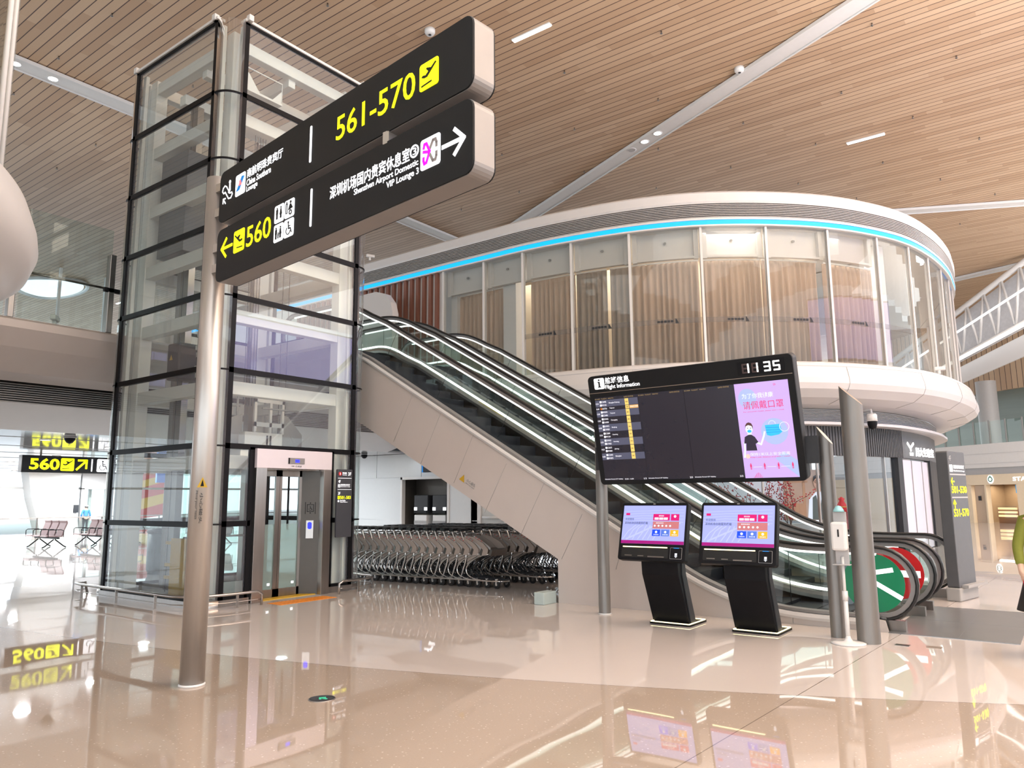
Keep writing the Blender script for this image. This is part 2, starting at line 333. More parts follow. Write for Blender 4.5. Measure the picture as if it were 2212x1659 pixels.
# ================================================================== the setting
mb = MB(); mb.box((-40, -40, -.3), (75, 43, 0)); struct('floor', mb, m_floor)
mb = MB(); mb.box((-60, 43.4, -3.4), (140, 140, -3.2)); g_ = struct('ground', mb, mat('apron_concrete', (.5, .52, .53), .8, noise=.1, scale=1))
mb = MB(); mb.box((-30, -22, 14), (90, 60, 14.3)); struct('ceiling', mb, m_plank)
def strip(n, a, b, w, z=13.9, h=.1):
    a, b = Vector(a), Vector(b); t = (b-a).normalized(); s = Vector((-t.y, t.x))*w/2; P = [a+s, a-s, b-s, b+s]
    m = MB(); m.prism([(p.x, p.y) for p in P], (0, 0, z), (1, 0, 0), (0, 1, 0), (0, 0, 1), h)
    P2 = [a+s*1.25, a+s*1.05, b+s*1.05, b+s*1.25]; m.prism([(p.x, p.y) for p in P2], (0, 0, z-.03), (1, 0, 0), (0, 1, 0), (0, 0, 1), h)
    P2 = [a-s*1.25, a-s*1.05, b-s*1.05, b-s*1.25]; m.prism([(p.x, p.y) for p in P2], (0, 0, z-.03), (1, 0, 0), (0, 1, 0), (0, 0, 1), h)
    return struct('trim_%d' % n, m, m_whitep)
strip(1, (-6, 22.9), (60, 23.05), .55); strip(2, (15.98, -3.9), (35.78, 40.3), .5); strip(3, (32, 12.2), (41, -6), .45); strip(4, (50.6, 9), (46, -5), .5)
# lounge building on a curved plan
PATH = [(16.62, 30), (16.62, 22), (16.62, 15), (16.64, 13.2), (16.65, 12.02), (16.8, 10.6), (17.15, 8.9), (17.8, 7.3), (18.85, 5.85), (20.1, 4.65), (21.5, 3.78), (22.8, 3.25), (24.4, 2.93), (26.2, 2.77), (28, 2.78), (30.5, 3.05), (35, 4.4)]
GP = [Vector((p.x, p.y)) for p in spline([(a, b, 0) for a, b in PATH], 16)]
def nrm(i):
    t = (GP[min(i+1, len(GP)-1)]-GP[max(i-1, 0)]).normalized(); return Vector((t.y, -t.x))
ARC = [0.]
for i in range(1, len(GP)): ARC.append(ARC[-1]+(GP[i]-GP[i-1]).length)
def at(s, d, z):
    s = max(0, min(s, ARC[-1]-1e-4)); i = max(k for k in range(len(ARC)) if ARC[k] <= s); f = (s-ARC[i])/(ARC[i+1]-ARC[i])
    p = GP[i].lerp(GP[i+1], f); n = nrm(i).lerp(nrm(i+1), f).normalized(); q = p+n*d; return Vector((q.x, q.y, z))
def s_of_y(y): return min(range(len(GP)), key=lambda i: abs(GP[i].y-y) if GP[i].x < 24 else 99)
def ribbon(mb, s0, s1, prof, step=.4, mi=0, smooth=False, ends=True):
    n = max(1, int(math.ceil((s1-s0)/step))); k = len(prof); vs = []
    for i in range(n+1):
        s = s0+(s1-s0)*i/n; vs += [at(s, d, z) for d, z in prof]
    fs = [(i*k+j, (i+1)*k+j, (i+1)*k+(j+1) % k, i*k+(j+1) % k) for i in range(n) for j in range(k)]
    if ends: fs += [tuple(range(k)), tuple(n*k+j for j in range(k))[::-1]]
    return mb.add(vs, fs, mi, smooth)
rc = lambda d0, d1, z0, z1: [(d1, z0), (d0, z0), (d0, z1), (d1, z1)]
S_END = ARC[-1]
mb = MB(); ribbon(mb, 0, S_END, [(0, 4.93), (.2, 4.93), (.33, 4.88), (.37, 4.8), (.36, 4.78), (.44, 4.5), (.45, 4.36), (.38, 4.22), (.1, 4.04), (-.4, 3.93), (-.88, 3.88), (-.95, 4.6), (-.2, 4.7)], step=.15)
struct('wall_lounge_band', mb, m_white)
mb = MB()
for k in range(2, 20):
    s = k*2.6+.4
    if s < S_END-1: mb.tube([at(s, .368, 4.79), at(s, .446, 4.5), at(s, .455, 4.36), at(s, .385, 4.215), at(s, .105, 4.035), at(s, -.4, 3.925)], .004, 4)
struct('trim_5', mb, m_grey)
mb = MB()
for k in range(9): ribbon(mb, 0, S_END, rc(-.9, -.86, 3.53+k*.038, 3.548+k*.038), .6)
ribbon(mb, 0, S_END, rc(-.96, -.93, 3.5, 3.9), .6); struct('trim_6', mb, m_lv)
mb = MB(); ribbon(mb, 0, S_END, rc(-.95, -.55, 3.43, 3.5)); struct('trim_7', mb, m_white)
mb = MB(); ribbon(mb, 0, S_END, rc(-1.1, -.95, 2.65, 3.43), .3)
s = 14.
while s < 30.5: ribbon(mb, s, s+.045, rc(-.955, -.925, 2.65, 3.43), .1, ends=True); s += .11
struct('wall_shop_fascia', mb, m_char)
# upper windows, mullions, headers
MUL = [s_of_y(y) for y in (15.02, 13.4, 12.02, 10.5, 8.9, 7.25, 5.85, 4.62)]
MS = [ARC[i] for i in MUL]
while MS[-1]+1.45 < S_END: MS.append(MS[-1]+(1.72 if len(MS) < 9 else 1.5))
for k in range(len(MS)-1):
    mb = MB(); ribbon(mb, MS[k]+.03, MS[k+1]-.03, rc(-.02, 0, 4.95, 8.5), .35); w = struct('window_%d' % (k+1), mb, m_glassu)
for k, s in enumerate(MS):
    mb = MB(); ribbon(mb, s-.03, s+.03, rc(-.09, .035, 4.93, 8.52), .1); struct('trim_%d' % (20+k), mb, m_whitep)
mb = MB()
for k in range(min(8, len(MS)-1)):
    a, b = MS[k], MS[k+1]
    ribbon(mb, a+.05, b-.05, rc(-.3, -.26, 7.78, 8.5), .4); ribbon(mb, a+.05, a+.17, rc(-.26, -.14, 7.72, 8.5), .2); ribbon(mb, b-.17, b-.05, rc(-.26, -.14, 7.72, 8.5), .2); ribbon(mb, a+.05, b-.05, rc(-.26, -.14, 7.74, 7.8), .4)
struct('wall_lounge_bulkhead', mb, m_whitep)
mb = MB()
for k in range(7):
    c = at((MS[k]+MS[k+1])/2, -.25, 8.22); mb.cyl(c, at((MS[k]+MS[k+1])/2, -.2, 8.2), .035, 10)
struct('trim_8', mb, m_grey)
mb = MB(); ribbon(mb, 0, S_END, rc(-.05, .12, 8.66, 8.72)); ribbon(mb, 0, S_END, rc(-.3, .1, 8.5, 8.54)); struct('trim_9', mb, m_whitep)
mb = MB(); ribbon(mb, 0, S_END, [(.12, 9.1), (.12, 9.1), (.14, 9.16), (.14, 9.38), (.05, 9.45), (-.3, 9.45), (-.3, 9.1)][1:]); struct('wall_roof_band', mb, m_white)
mb = MB()
for k in range(8): ribbon(mb, 0, S_END, [(.03, 8.735+k*.046), (.11, 8.735+k*.046), (.11, 8.752+k*.046), (.03, 8.757+k*.046)], .6)
struct('trim_10', mb, m_lv)
mb = MB(); ribbon(mb, 0, S_END, rc(-.25, .0, 8.72, 9.1)); struct('trim_11', mb, m_louv)
mb = MB(); ribbon(mb, 0, S_END, rc(-.03, .1, 8.54, 8.655), .4)
tag(mb.build('light_strip', m_cyan), 'long cyan light strip curving under the louvres of the round lounge building', 'light strip')
mb = MB(); ribbon(mb, 0, 60, rc(-9, -.3, 9.42, 9.45), 1.5); struct('roof', mb, m_whitep)
mb = MB(); ribbon(mb, 0, 60, rc(-9, -.3, 8.52, 8.56), 1.5); struct('ceiling_lounge', mb, m_whitep)
mb = MB(); ribbon(mb, 0, 60, rc(-9, -.9, 4.7, 4.93), 1.5); struct('floor_lounge', mb, m_grey)
mb = MB(); ribbon(mb, 0, MS[0]-.05, rc(-.1, -.04, 4.93, 8.52), .6); struct('wall_slat_backing', mb, m_whitep)
mb = MB(); s = MS[0]-.2
while s > 8: ribbon(mb, s-.11, s, rc(-.04, .06, 4.93, 8.5), .2); s -= .27
struct('wall_slats', mb, mat('slat_brown', (.22, .085, .055), .5, noise=.2, scale=2))
mb = MB(); ribbon(mb, MS[0]+.1, MS[8], rc(-2.6, -2.5, 4.93, 8.5), .5); struct('wall_lounge_inner', mb, m_beige)
mb = MB(); a = s_of_y(12.75); ribbon(mb, ARC[a]-.22, ARC[a]+.24, rc(-.6, -.3, 4.93, 7.85), .1); struct('pillar', mb, m_whitep)
mb = MB(); ribbon(mb, MS[0]+.06, MS[0]+.3, rc(-.6, -.3, 4.93, 7.75), .1); struct('pillar', mb, m_whitep)
mb = MB(); s = MS[8]+.55; ribbon(mb, s, s+.35, rc(-.8, -.4, 4.93, 8.5), .1); struct('pillar', mb, m_whitep)
# curtains
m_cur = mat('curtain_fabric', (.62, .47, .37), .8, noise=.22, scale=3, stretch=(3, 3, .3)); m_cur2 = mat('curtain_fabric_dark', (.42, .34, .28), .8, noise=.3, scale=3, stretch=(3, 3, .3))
cur = [(MS[0]+.3, MS[1]-.02, 0, 'leftmost, beside the brown slats'), (MS[1]+.02, ARC[a]-.28, 0, 'left of the white pillar'), (MS[2]+.0, MS[3]-.1, 0, 'in the pane right of the white pillar'),
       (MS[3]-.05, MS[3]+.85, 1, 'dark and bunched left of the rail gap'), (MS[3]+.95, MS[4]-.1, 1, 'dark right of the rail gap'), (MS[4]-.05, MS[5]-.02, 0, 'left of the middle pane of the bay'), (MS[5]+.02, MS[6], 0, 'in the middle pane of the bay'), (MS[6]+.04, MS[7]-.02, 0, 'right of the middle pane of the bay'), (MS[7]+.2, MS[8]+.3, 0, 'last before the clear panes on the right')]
for k, (s0, s1, dk, wh) in enumerate(cur):
    mb = MB(); n = int((s1-s0)/.03); vs = []; ph = random.random()*6
    for i in range(n+1):
        s = s0+(s1-s0)*i/n; w_ = .045*math.sin(s*2*PI/.17+ph+1.3*math.sin(s*3.1))+.015*math.sin(s*47)
        vs += [at(s, -.48+w_*.6, 7.75), at(s, -.48+w_*.9, 7.6), at(s, -.48+w_, 4.95), at(s, -.5+w_, 4.95), at(s, -.5+w_*.6, 7.75)]
    fs = [(i*5+j, i*5+5+j, i*5+5+(j+1) % 5, i*5+(j+1) % 5) for i in range(n) for j in range(5)]
    mb.add(vs, fs, 0, True); tag(mb.build('curtain', m_cur2 if dk else m_cur), 'beige floor length lounge curtain, '+wh, 'curtain', 'curtains behind the lounge glass')
    ch = MB(); ribbon(ch, s0, s1, rc(-.46, -.44, 7.74, 7.78), .3); ch.build('curtain_rail', m_whitep, COL.objects['curtain'+('' if k == 0 else '.%03d' % k)])
# faint grey band with little tail marks on the lounge glass
mb = MB()
for k in range(2, 9): ribbon(mb, MS[k]+.05, MS[k+1]-.05, rc(.001, .006, 5.98, 6.12), .3)
struct('trim_12', mb, glass_mat('film_band', (.9, .9, .9), .3, haze=((.4, .4, .4), .1)))
mb = MB()
for k in range(2, 8):
    s = (MS[k]+MS[k+1])/2; mb.prism([(0, 0), (.09, 0), (.03, .11), (0, .13)], at(s+.2, .008, 5.99), (at(s+.4, 0, 0)-at(s+.2, 0, 0)).normalized(), (0, 0, 1), (at(s, 1, 0)-at(s, 0, 0)).normalized(), .002)
    for j in range(5): mb.prism([(0, 0), (.07, 0), (.07, .06), (0, .06)], at(s-.26+j*.085, .008, 6.02), (at(s+.4, 0, 0)-at(s+.2, 0, 0)).normalized(), (0, 0, 1), (at(s, 1, 0)-at(s, 0, 0)).normalized(), .002)
struct('trim_13', mb, m_dark)
# shop front below: floor, back wall, glass, frames
SH = [18.2, 19.8, 21.4, 23.0, 24.6, 26.35, 26.9, 28.1, 29.25, 30.0]
mb = MB(); ribbon(mb, 17.3, 37, rc(-5.2, -5, 0, 3.4), .6); struct('wall_shop_back', mb, mat('shop_white', (.75, .75, .8), .4, noise=.03))
mb = MB(); ribbon(mb, 17.3, 37, rc(-5, -1.1, 3.2, 3.3), .6); struct('ceiling_shop', mb, m_whitep)
mb = MB()
for a_, b_ in zip(SH[:-1], SH[1:]): ribbon(mb, a_, a_+.04, rc(-1.05, -.97, 0, 2.65), .1)
ribbon(mb, SH[0], SH[-1], rc(-1.05, -.97, 0, .08), .3); struct('trim_14', mb, m_alu)
for k in range(len(SH)-1):
    mb = MB(); ribbon(mb, SH[k]+.05, SH[k+1]-.01, rc(-1.02, -1.005, .08, 2.64), .3); struct('window_%d' % (60+k), mb, m_shopg)
mb = MB(); ribbon(mb, 30.0, 30.35, rc(-1.1, -.9, 0, 2.65), .1); ribbon(mb, 33.65, 37, rc(-1.1, -.93, 0, 2.66), .2); struct('wall_shop_pier', mb, m_dark)
mb = MB(); ribbon(mb, 30.4, 33.5, rc(-1.06, -1.0, 0.02, 2.6), .3); struct('wall_shop_panels', mb, mat('pale_panel', (.6, .6, .7), .35, noise=.04))
mb = MB()
for s in (31.4, 32.6, 33.5): ribbon(mb, s, s+.03, rc(-1.0, -.98, .02, 2.6), .1)
struct('trim_15', mb, m_alu)
# wall beside the trolleys, water niche, service door (plane x = 17.5)
mb = MB()
for y0 in [12.6+k*2.05 for k in range(4)]:
    for z0, z1 in ((0, .93), (.95, 1.6), (1.62, 2.28), (2.3, 3.05)):
        if y0 < 17.2 and y0 > 14.3 and z0 < 2.2: continue
        mb.box((17.5, y0+.01, z0), (17.6, y0+2.04, z1))
mb.box((17.52, 12.6, 0), (17.7, 15.5, 3.05)); mb.box((17.52, 17.6, 0), (17.7, 20.8, 3.05)); mb.box((17.52, 15.5, 2.25), (17.7, 17.6, 3.05)); mb.box((17.5, 14.6, 0), (17.6, 15.5, 2.28)); mb.box((17.5, 17.6, 0), (17.6, 18.76, 2.28))
mb.box((17.5, 12.61, 0), (17.6, 14.64, 2.28)); struct('wall_right', mb, mat('pale_wall_panel', (.66, .69, .71), .25, noise=.03))
mb = MB(); mb.box((18.2, 15.4, 0), (18.3, 17.7, 2.4)); mb.box((17.6, 15.4, 0), (18.3, 15.5, 2.3)); mb.box((17.6, 17.6, 0), (18.3, 17.7, 2.3)); mb.box((17.6, 15.4, 2.25), (18.3, 17.7, 2.35)); struct('wall_niche', mb, mat('niche_brown', (.09, .08, .07), .5, noise=.1))
mb = MB(); mb.box((17.47, 15.5, 0), (17.62, 15.58, 2.3)); mb.box((17.47, 17.52, 0), (17.62, 17.6, 2.3)); mb.box((17.47, 15.5, 2.22), (17.62, 17.6, 2.3)); struct('trim_16', mb, m_whitep)
for k, yy in enumerate((16.85, 16.05)):
    t = thing('water_dispenser', 'grey wall mounted water dispenser in dark niche, %s of the pair' % ('left one' if k == 0 else 'right one'), 'water dispenser', (17.75, yy, 0), 0, 'water dispensers in the niche')
    MB().box((-.1, -.3, 1.15), (.35, .3, 1.72)).build('body', m_dark, t, .02, local=True)
    MB().box((-.13, -.28, 1.15), (-.1, .28, 1.24)).build('drip_tray', m_black, t, .01, local=True)
    for y_ in (-.22, .22): MB().box((-.12, y_-.06, 1.24), (-.1, y_+.06, 1.34)).build('button_panel', m_lit, t, local=True)
    MB().box((-.12, -.27, .62), (.3, .27, 1.1)).build('cabinet', m_whitep, t, .02, local=True); MB().box((-.125, -.27, .82), (-.115, .27, .92)).build('stripe', m_grey, t, local=True)
    MB().box((-.3, -.28, .42), (.1, .28, .58)).build('basin', m_whitep, t, .02, local=True)
t = thing('drinking_water_sign', 'small dark sign with white tap and cup above the niche', 'sign', (17.2, 16.0, 2.6)); fr = Fr((17.2, 16.35, 2.42), (0, -1, 0), (0, 0, 1))
MB().box((17.2, 15.45, 2.42), (17.35, 16.35, 3.02)).build('box', m_dark, t, .02); MB().box((17.2, 16.35, 2.42), (17.35, 16.4, 3.02)).build('blue_edge', m_sky, t)
mb = MB(); fr.plate(mb, [(.33, .12), (.53, .12), (.57, .32), (.29, .32)], .004); fr.line(mb, [(.15, .45), (.4, .45), (.46, .36)], .07, .004); fr.rect(mb, .26, .45, .32, .54, .004); mb.build('tap_symbol', m_lit, t)
MB().box((17.34, 15.8, 2.6), (17.51, 16.0, 2.8)).build('hanger', m_alu, t)
mb = MB(); mb.box((17.44, 12.2, 0), (17.5, 14.2, 2.25)); d_ = struct('door_1', mb, mat('door_grey', (.55, .56, .55), .4, noise=.04))
MB().box((17.4, 14.2, 0), (17.52, 14.32, 2.35)).build('frame', m_whitep, d_); MB().box((17.42, 13.2, 0), (17.445, 13.23, 2.25)).build('centre_gap', m_grey, d_)
MB().cyl((17.38, 13.3, 1.05), (17.38, 14.1, 1.05), .035).build('push_bar', m_whitep, d_); MB().box((17.36, 13.28, .95), (17.44, 13.4, 1.15)).build('latch_box', m_alu, d_, .01); MB().box((17.42, 13.38, 1.45), (17.445, 13.58, 1.85)).build('pane', m_shopg, d_)
# bridge slab across the hall
EX = ((-12., 9.9), (13.7, 16.4))
prof = [(14.62, 4.8), (14.48, 4.74), (14.46, 4.6), (14.7, 4.3), (15.15, 3.92), (15.45, 3.8), (15.45, 3.86), (17, 3.86), (17, 4.8)]
mb = MB(); mb.prism(prof, (-12, 0, 0), (0, 1, 0), (0, 0, 1), (1, 0, 0), 28.4); struct('wall_bridge_fascia', mb, m_clad)
mb = MB()
for k in range(9): mb.box((-12, 15.75, 3.45+k*.042), (16.5, 15.8, 3.465+k*.042))
struct('trim_17', mb, m_lv); mb = MB(); mb.box((-12, 15.85, 3.4), (16.5, 15.95, 3.87)); struct('trim_18', mb, m_louv)
mb = MB(); mb.prism([(15.7, 3.44), (15.85, 3.4), (17.2, 3.06), (17.25, 3.06), (17.25, 3.9), (15.95, 3.46)], (-12, 0, 0), (0, 1, 0), (0, 0, 1), (1, 0, 0), 28.5); struct('wall_bridge_soffit', mb, m_white)
mb = MB(); mb.box((-12, 17.25, 3.06), (36, 42.3, 3.12)); struct('ceiling_bridge', mb, m_soffit); mb = MB(); mb.box((-12, 17, 4.6), (16.6, 26, 4.8)); struct('floor_upper', mb, m_grey)
mb = MB()
for y in range(19, 43, 3): mb.box((-12, y, 3.052), (36, y+.025, 3.06))
struct('trim_19', mb, m_grey)
for k, (x, y) in enumerate([(11, 31), (15, 31), (19, 33), (13, 35), (17, 37), (21, 38), (9, 36), (14.2, 39.5), (18, 39.8), (7.6, 19.5), (9.8, 21), (6.2, 23), (12.5, 22), (10.5, 26), (8.2, 27.5), (14.5, 19.5), (13.2, 25)]):
    t = thing('soffit_downlight', 'round recessed downlight in the low shiny ceiling under the bridge', 'downlight', (x, y, 3.058), 0, 'downlights under the bridge')
    MB().cyl((0, 0, -.006), (0, 0, .01), .1).build('lamp', m_lamp, t, local=True); area('downlight_lamp', (x, y, 3.03), (0, 0, 0), (.25, .25), 210 if y > 30 else 110, (.95, .98, 1)); MB().lathe([(.1, -.01), (.125, -.01), (.125, .01), (.1, .01)]).build('rim', m_whitep, t, local=True)
# bridge balustrade
def rail_panel(x0, x1, label):
    t = thing('glass_balustrade', label, 'balustrade', (x0, 14.66, 4.8), 0, 'balustrades on the bridge edge')
    MB().box((x0, 14.62, 4.8), (x0+.1, 14.74, 6.4)).build('post', m_ssd, t, .01)
    MB().box((x0+.14, 14.66, 4.82), (x1-.04, 14.675, 6.85)).build('glass_panel', m_glassg, t); MB().cyl((x0+.1, 14.7, 5.68), (x1, 14.7, 5.68), .022).build('rail', m_ssd, t)
    MB().box((x0+.02, 14.58, 5.65), (x0+.18, 14.64, 5.71)).build('clamp', m_black, t)
for k, x in enumerate((1.35, 3.15, 4.92)): rail_panel(x, x+1.75, 'tall bridge glass panel with steel post, %s' % ('far left behind the white bulge', 'second behind the white bulge', 'nearest the lift tower')[k])
t = thing('balustrade_post', 'dark square steel post standing against the lift tower on the bridge', 'post', (6.62, 14.68, 4.8)); MB().box((6.58, 14.6, 4.8), (6.69, 14.76, 6.35)).build('post_shaft', m_ssd, t, .01); MB().box((6.5, 14.6, 5.6), (6.85, 14.66, 5.68)).build('clamp', m_black, t)
# left lounge bulge
LC = (-1.38, 11.26, 0); LR = 4.76
mb = MB(); mb.lathe([(LR-.02, 4.95), (LR+.17, 4.93), (LR+.27, 4.88), (LR+.3, 4.8), (LR+.37, 4.6), (LR+.39, 4.45), (LR+.32, 4.25), (LR+.1, 4.08), (LR-.4, 3.95), (LR-1, 3.85)], LC, 128, a0=-2.2, a1=1.4); struct('wall_left_bulge', mb, m_white)
mb = MB(); mb.lathe([(LR-.02, 9.5), (LR-.02, 4.95), (LR-.06, 4.95), (LR-.06, 9.5)], LC, 96, a0=-2.2, a1=1.4); struct('window_90', mb, m_glassu)
mb = MB(); mb.lathe([(LR-.8, 4.95), (LR-.8, 9.5), (LR-.85, 9.5)], LC, 64, a0=-2.2, a1=1.4); struct('wall_left_inner', mb, m_beige)
mb = MB()
for a_ in [-2.2+k*.42 for k in range(9)]+[-.47]: c = Vector((LC[0]+LR*math.cos(a_), LC[1]+LR*math.sin(a_), 0)); mb.cyl((c.x, c.y, 4.93), (c.x, c.y, 9.5), .03, 8)
struct('trim_90', mb, m_whitep)
mb = MB(); mb.lathe([(LR-.1, 9.5), (LR+.1, 9.5), (LR+.14, 9.9), (LR-.1, 9.95)], LC, 64, a0=-2.2, a1=1.4); struct('wall_left_roof_band', mb, m_white)
mb = MB(); mb.lathe([(LR-1, 0), (LR-1, 3.9)], LC, 48); struct('wall_left_core', mb, m_white)
# ================================================================== lift tower
LV = [.1, 1.24, 2.45, 3.66, 4.87, 6.0, 7.17, 8.35, 9.68]
X0, X1, Y0, Y1, RC = 6.38, 9.65, 10.6, 13.97, .32
tw = thing('lift_tower', 'tall glazed lift shaft with black frames, white steel inside and steel doors', 'lift', (8.0, 12.3, 0))
mb = MB()
for x in (X0+RC, X1-RC-.085): mb.box((x, Y0, .1), (x+.085, Y0+.07, 9.68)).box((x, Y1-.07, .1), (x+.085, Y1, 9.68))
for y in (Y0+RC, Y1-RC-.085): mb.box((X0, y, .1), (X0+.07, y+.085, 9.68)).box((X1-.07, y, .1), (X1, y+.085, 9.68))
mb.box((7.15, Y0, .1), (7.24, Y0+.06, 2.45)).box((8.77, Y0, .1), (8.86, Y0+.06, 2.45)); mb.build('mullions', m_black, tw)
for k, z in enumerate(LV):
    mb = MB(); w = .085; z0, z1 = (z-.04, z+.045) if k else (z, z+.05)
    if k in (0, 1): mb.box((X0+RC, Y0, z0), (7.2, Y0+.06, z1)).box((8.8, Y0, z0), (X1-RC, Y0+.06, z1))
    else: mb.box((X0+RC, Y0, z0), (X1-RC, Y0+.06, z1))
    mb.box((X0, Y0+RC, z0), (X0+.06, Y1-RC, z1)); mb.box((X0+RC, Y1-.06, z0), (X1-RC, Y1, z1)); mb.box((X1-.06, Y0+RC, z0), (X1, Y1-RC, z1))
    for cx, cy, a0 in ((X0+RC, Y0+RC, PI), (X1-RC, Y0+RC, 1.5*PI), (X0+RC, Y1-RC, .5*PI), (X1-RC, Y1-RC, 0)):
        if 0 < k < 8: mb.lathe([(RC-.03, -.012), (RC+.006, -.012), (RC+.006, .012), (RC-.03, .012), (RC-.03, -.012)], (cx, cy, z), 10, a0=a0, a1=a0+PI/2)
    mb.build('transom', m_black, tw)
for k in range(8):
    z0, z1 = LV[k]+.045, LV[k+1]-.04
    mb = MB()
    if k < 2: MB().box((8.86, Y0+.02, z0), (X1-RC-.085, Y0+.032, z1)).build('front_pane', m_glass, tw); mb.box((X0+RC+.085, Y0+.02, z0), (7.15, Y0+.032, z1))
    else: mb.box((X0+RC+.085, Y0+.02, z0), (X1-RC-.085, Y0+.032, z1))
    mb.build('front_pane', m_glass, tw)
    mb = MB(); mb.box((X0+.02, Y0+RC+.085, z0), (X0+.032, Y1-RC-.085, z1)); mb.build('side_pane', m_glass, tw)
    mb = MB(); mb.box((X0+RC+.085, Y1-.032, z0), (X1-RC-.085, Y1-.02, z1)); mb.box((X1-.032, Y0+RC+.085, z0), (X1-.02, Y1-RC-.085, z1)); mb.build('rear_pane', m_glass, tw)
for cx, cy, a0 in ((X0+RC, Y0+RC, PI), (X1-RC, Y0+RC, 1.5*PI), (X0+RC, Y1-RC, .5*PI), (X1-RC, Y1-RC, 0)):
    mb = MB(); mb.lathe([(RC-.012, .1), (RC, .1), (RC, 9.68), (RC-.012, 9.68), (RC-.012, .1)], (cx, cy, 0), 10, a0=a0, a1=a0+PI/2); mb.build('corner_glass', m_glass, tw)
    mb = MB()
    for x, y in ((cx, cy),): sx = 1 if cx < 8 else -1; sy = 1 if cy < 12 else -1; mb.box((cx-.02*sx, cy-.02*sy, .1), (cx+.2*sx, cy+.2*sy, 9.62)); mb.box((cx-.2*sx, cy+.02*sy, .1), (cx-.13*sx, cy+.12*sy, 9.66)); mb.box((cx+.02*sx, cy-.2*sy, .1), (cx+.12*sx, cy-.13*sy, 9.66))
    mb.build('steel_column', m_steelw, tw, .01)
for k, z in enumerate(LV[2:]):
    mb = MB(); a, b, c, d = X0+RC+.1, X1-RC-.1, Y0+RC+.1, Y1-RC-.1; h = .22
    mb.box((a, c-.1, z-.34), (b, c+.08, z-.12)).box((a, d-.08, z-.34), (b, d+.1, z-.12)).box((a-.1, c, z-.34), (a+.08, d, z-.12)).box((b-.08, c, z-.34), (b+.1, d, z-.12))
    mb.build('steel_beam', m_steelw, tw, .01)
mb = MB(); a, b, c, d = X0+RC+.1, X1-RC-.1, Y0+RC+.1, Y1-RC-.1
mb.box((a, c+.9, 9.2), (b, c+1.05, 9.42)).box((a+1.1, c, 9.2), (a+1.25, d, 9.42)).box((a, 12.6, 8.9), (b, 12.8, 9.1)); mb.build('top_girders', m_steelw, tw, .01)
mb = MB(); mb.tube([(7.0, 11.0, 8.75), (7.0, 11.0, 9.15), (7.75, 11.0, 9.15), (7.75, 11.0, 8.75)], .012, 6); mb.box((7.0, 10.98, 8.72), (7.75, 11.1, 8.76)); mb.prism([(0, 0), (.3, 0), (.06, .3), (0, .3)], (7.0, 11.0, 8.76), (1, 0, 0), (0, 0, 1), (0, 1, 0), .01); mb.prism([(0, 0), (-.2, 0), (0, .25)], (7.75, 11.0, 8.76), (1, 0, 0), (0, 0, 1), (0, 1, 0), .01); mb.build('maintenance_bracket', m_steelw, tw)
mb = MB(); mb.box((X0+RC-.02, Y0-.03, 9.68), (X1-RC+.02, Y0+.12, 9.73)).box((X0-.03, Y0+RC-.02, 9.68), (X0+.12, Y1-RC, 9.73)).box((X0+RC, Y1-.1, 9.68), (X1-RC, Y1+.03, 9.73)).box((X1-.1, Y0+RC, 9.68), (X1+.03, Y1-RC, 9.73)); mb.build('top_trim', m_whitep, tw, .005)
mb = MB()
for (x, y) in ((6.7, 10.5), (9.3, 10.55), (6.33, 10.95), (6.33, 13.6)): MB().box((x, y, 9.68), (x+.09, y+.1, 9.79)).build('top_cleat', m_whitep, tw, .01)

mb = MB(); mb.box((X0+RC, Y0-.02, 0), (7.22, Y0+.1, .1)).box((8.8, Y0-.02, 0), (X1-RC, Y0+.1, .1)).box((X0-.02, Y0+RC, 0), (X0+.1, Y1-RC, .1)).box((X0+RC, Y1-.1, 0), (X1-RC, Y1, .1)).box((X1-.1, Y0+RC, 0), (X1, Y1-RC, .1))
for cx, cy, a0 in ((X0+RC, Y0+RC, PI), (X1-RC, Y0+RC, 1.5*PI), (X0+RC, Y1-RC, .5*PI)): mb.lathe([(RC+.02, 0), (RC+.02, .1), (RC-.1, .1), (RC-.1, 0)], (cx, cy, 0), 10, a0=a0, a1=a0+PI/2)
mb.build('plinth', m_ss, tw)
# entrance
mb = MB(); mb.box((7.24, 10.54, 2.12), (8.77, 10.66, 2.43)); mb.build('header_panel', mat('header_lilac', (.66, .62, .68), .3, noise=.03), tw, .004)
for xa, xb in ((7.24, 7.44), (8.6, 8.77)): MB().box((xa, 10.54, 0), (xb, 10.66, 2.12)).build('door_jamb', m_ss, tw, .004)
mb = MB(); mb.prism([(8.62, 10.62), (8.38, 10.9), (8.42, 10.93), (8.66, 10.66)], (0, 0, 0), (1, 0, 0), (0, 1, 0), (0, 0, 1), 2.12); mb.build('splayed_side_panel', mat('dark_bronze_panel', (.085, .078, .07), .35, metal=.3, noise=.1), tw)
mb = MB(); mb.prism([(7.42, 10.62), (7.55, 10.9), (7.5, 10.93), (7.38, 10.66)], (0, 0, 0), (1, 0, 0), (0, 1, 0), (0, 0, 1), 2.12); mb.box((7.4, 10.66, 2.1), (8.66, 10.95, 2.2)); mb.build('door_reveal', m_ss, tw)
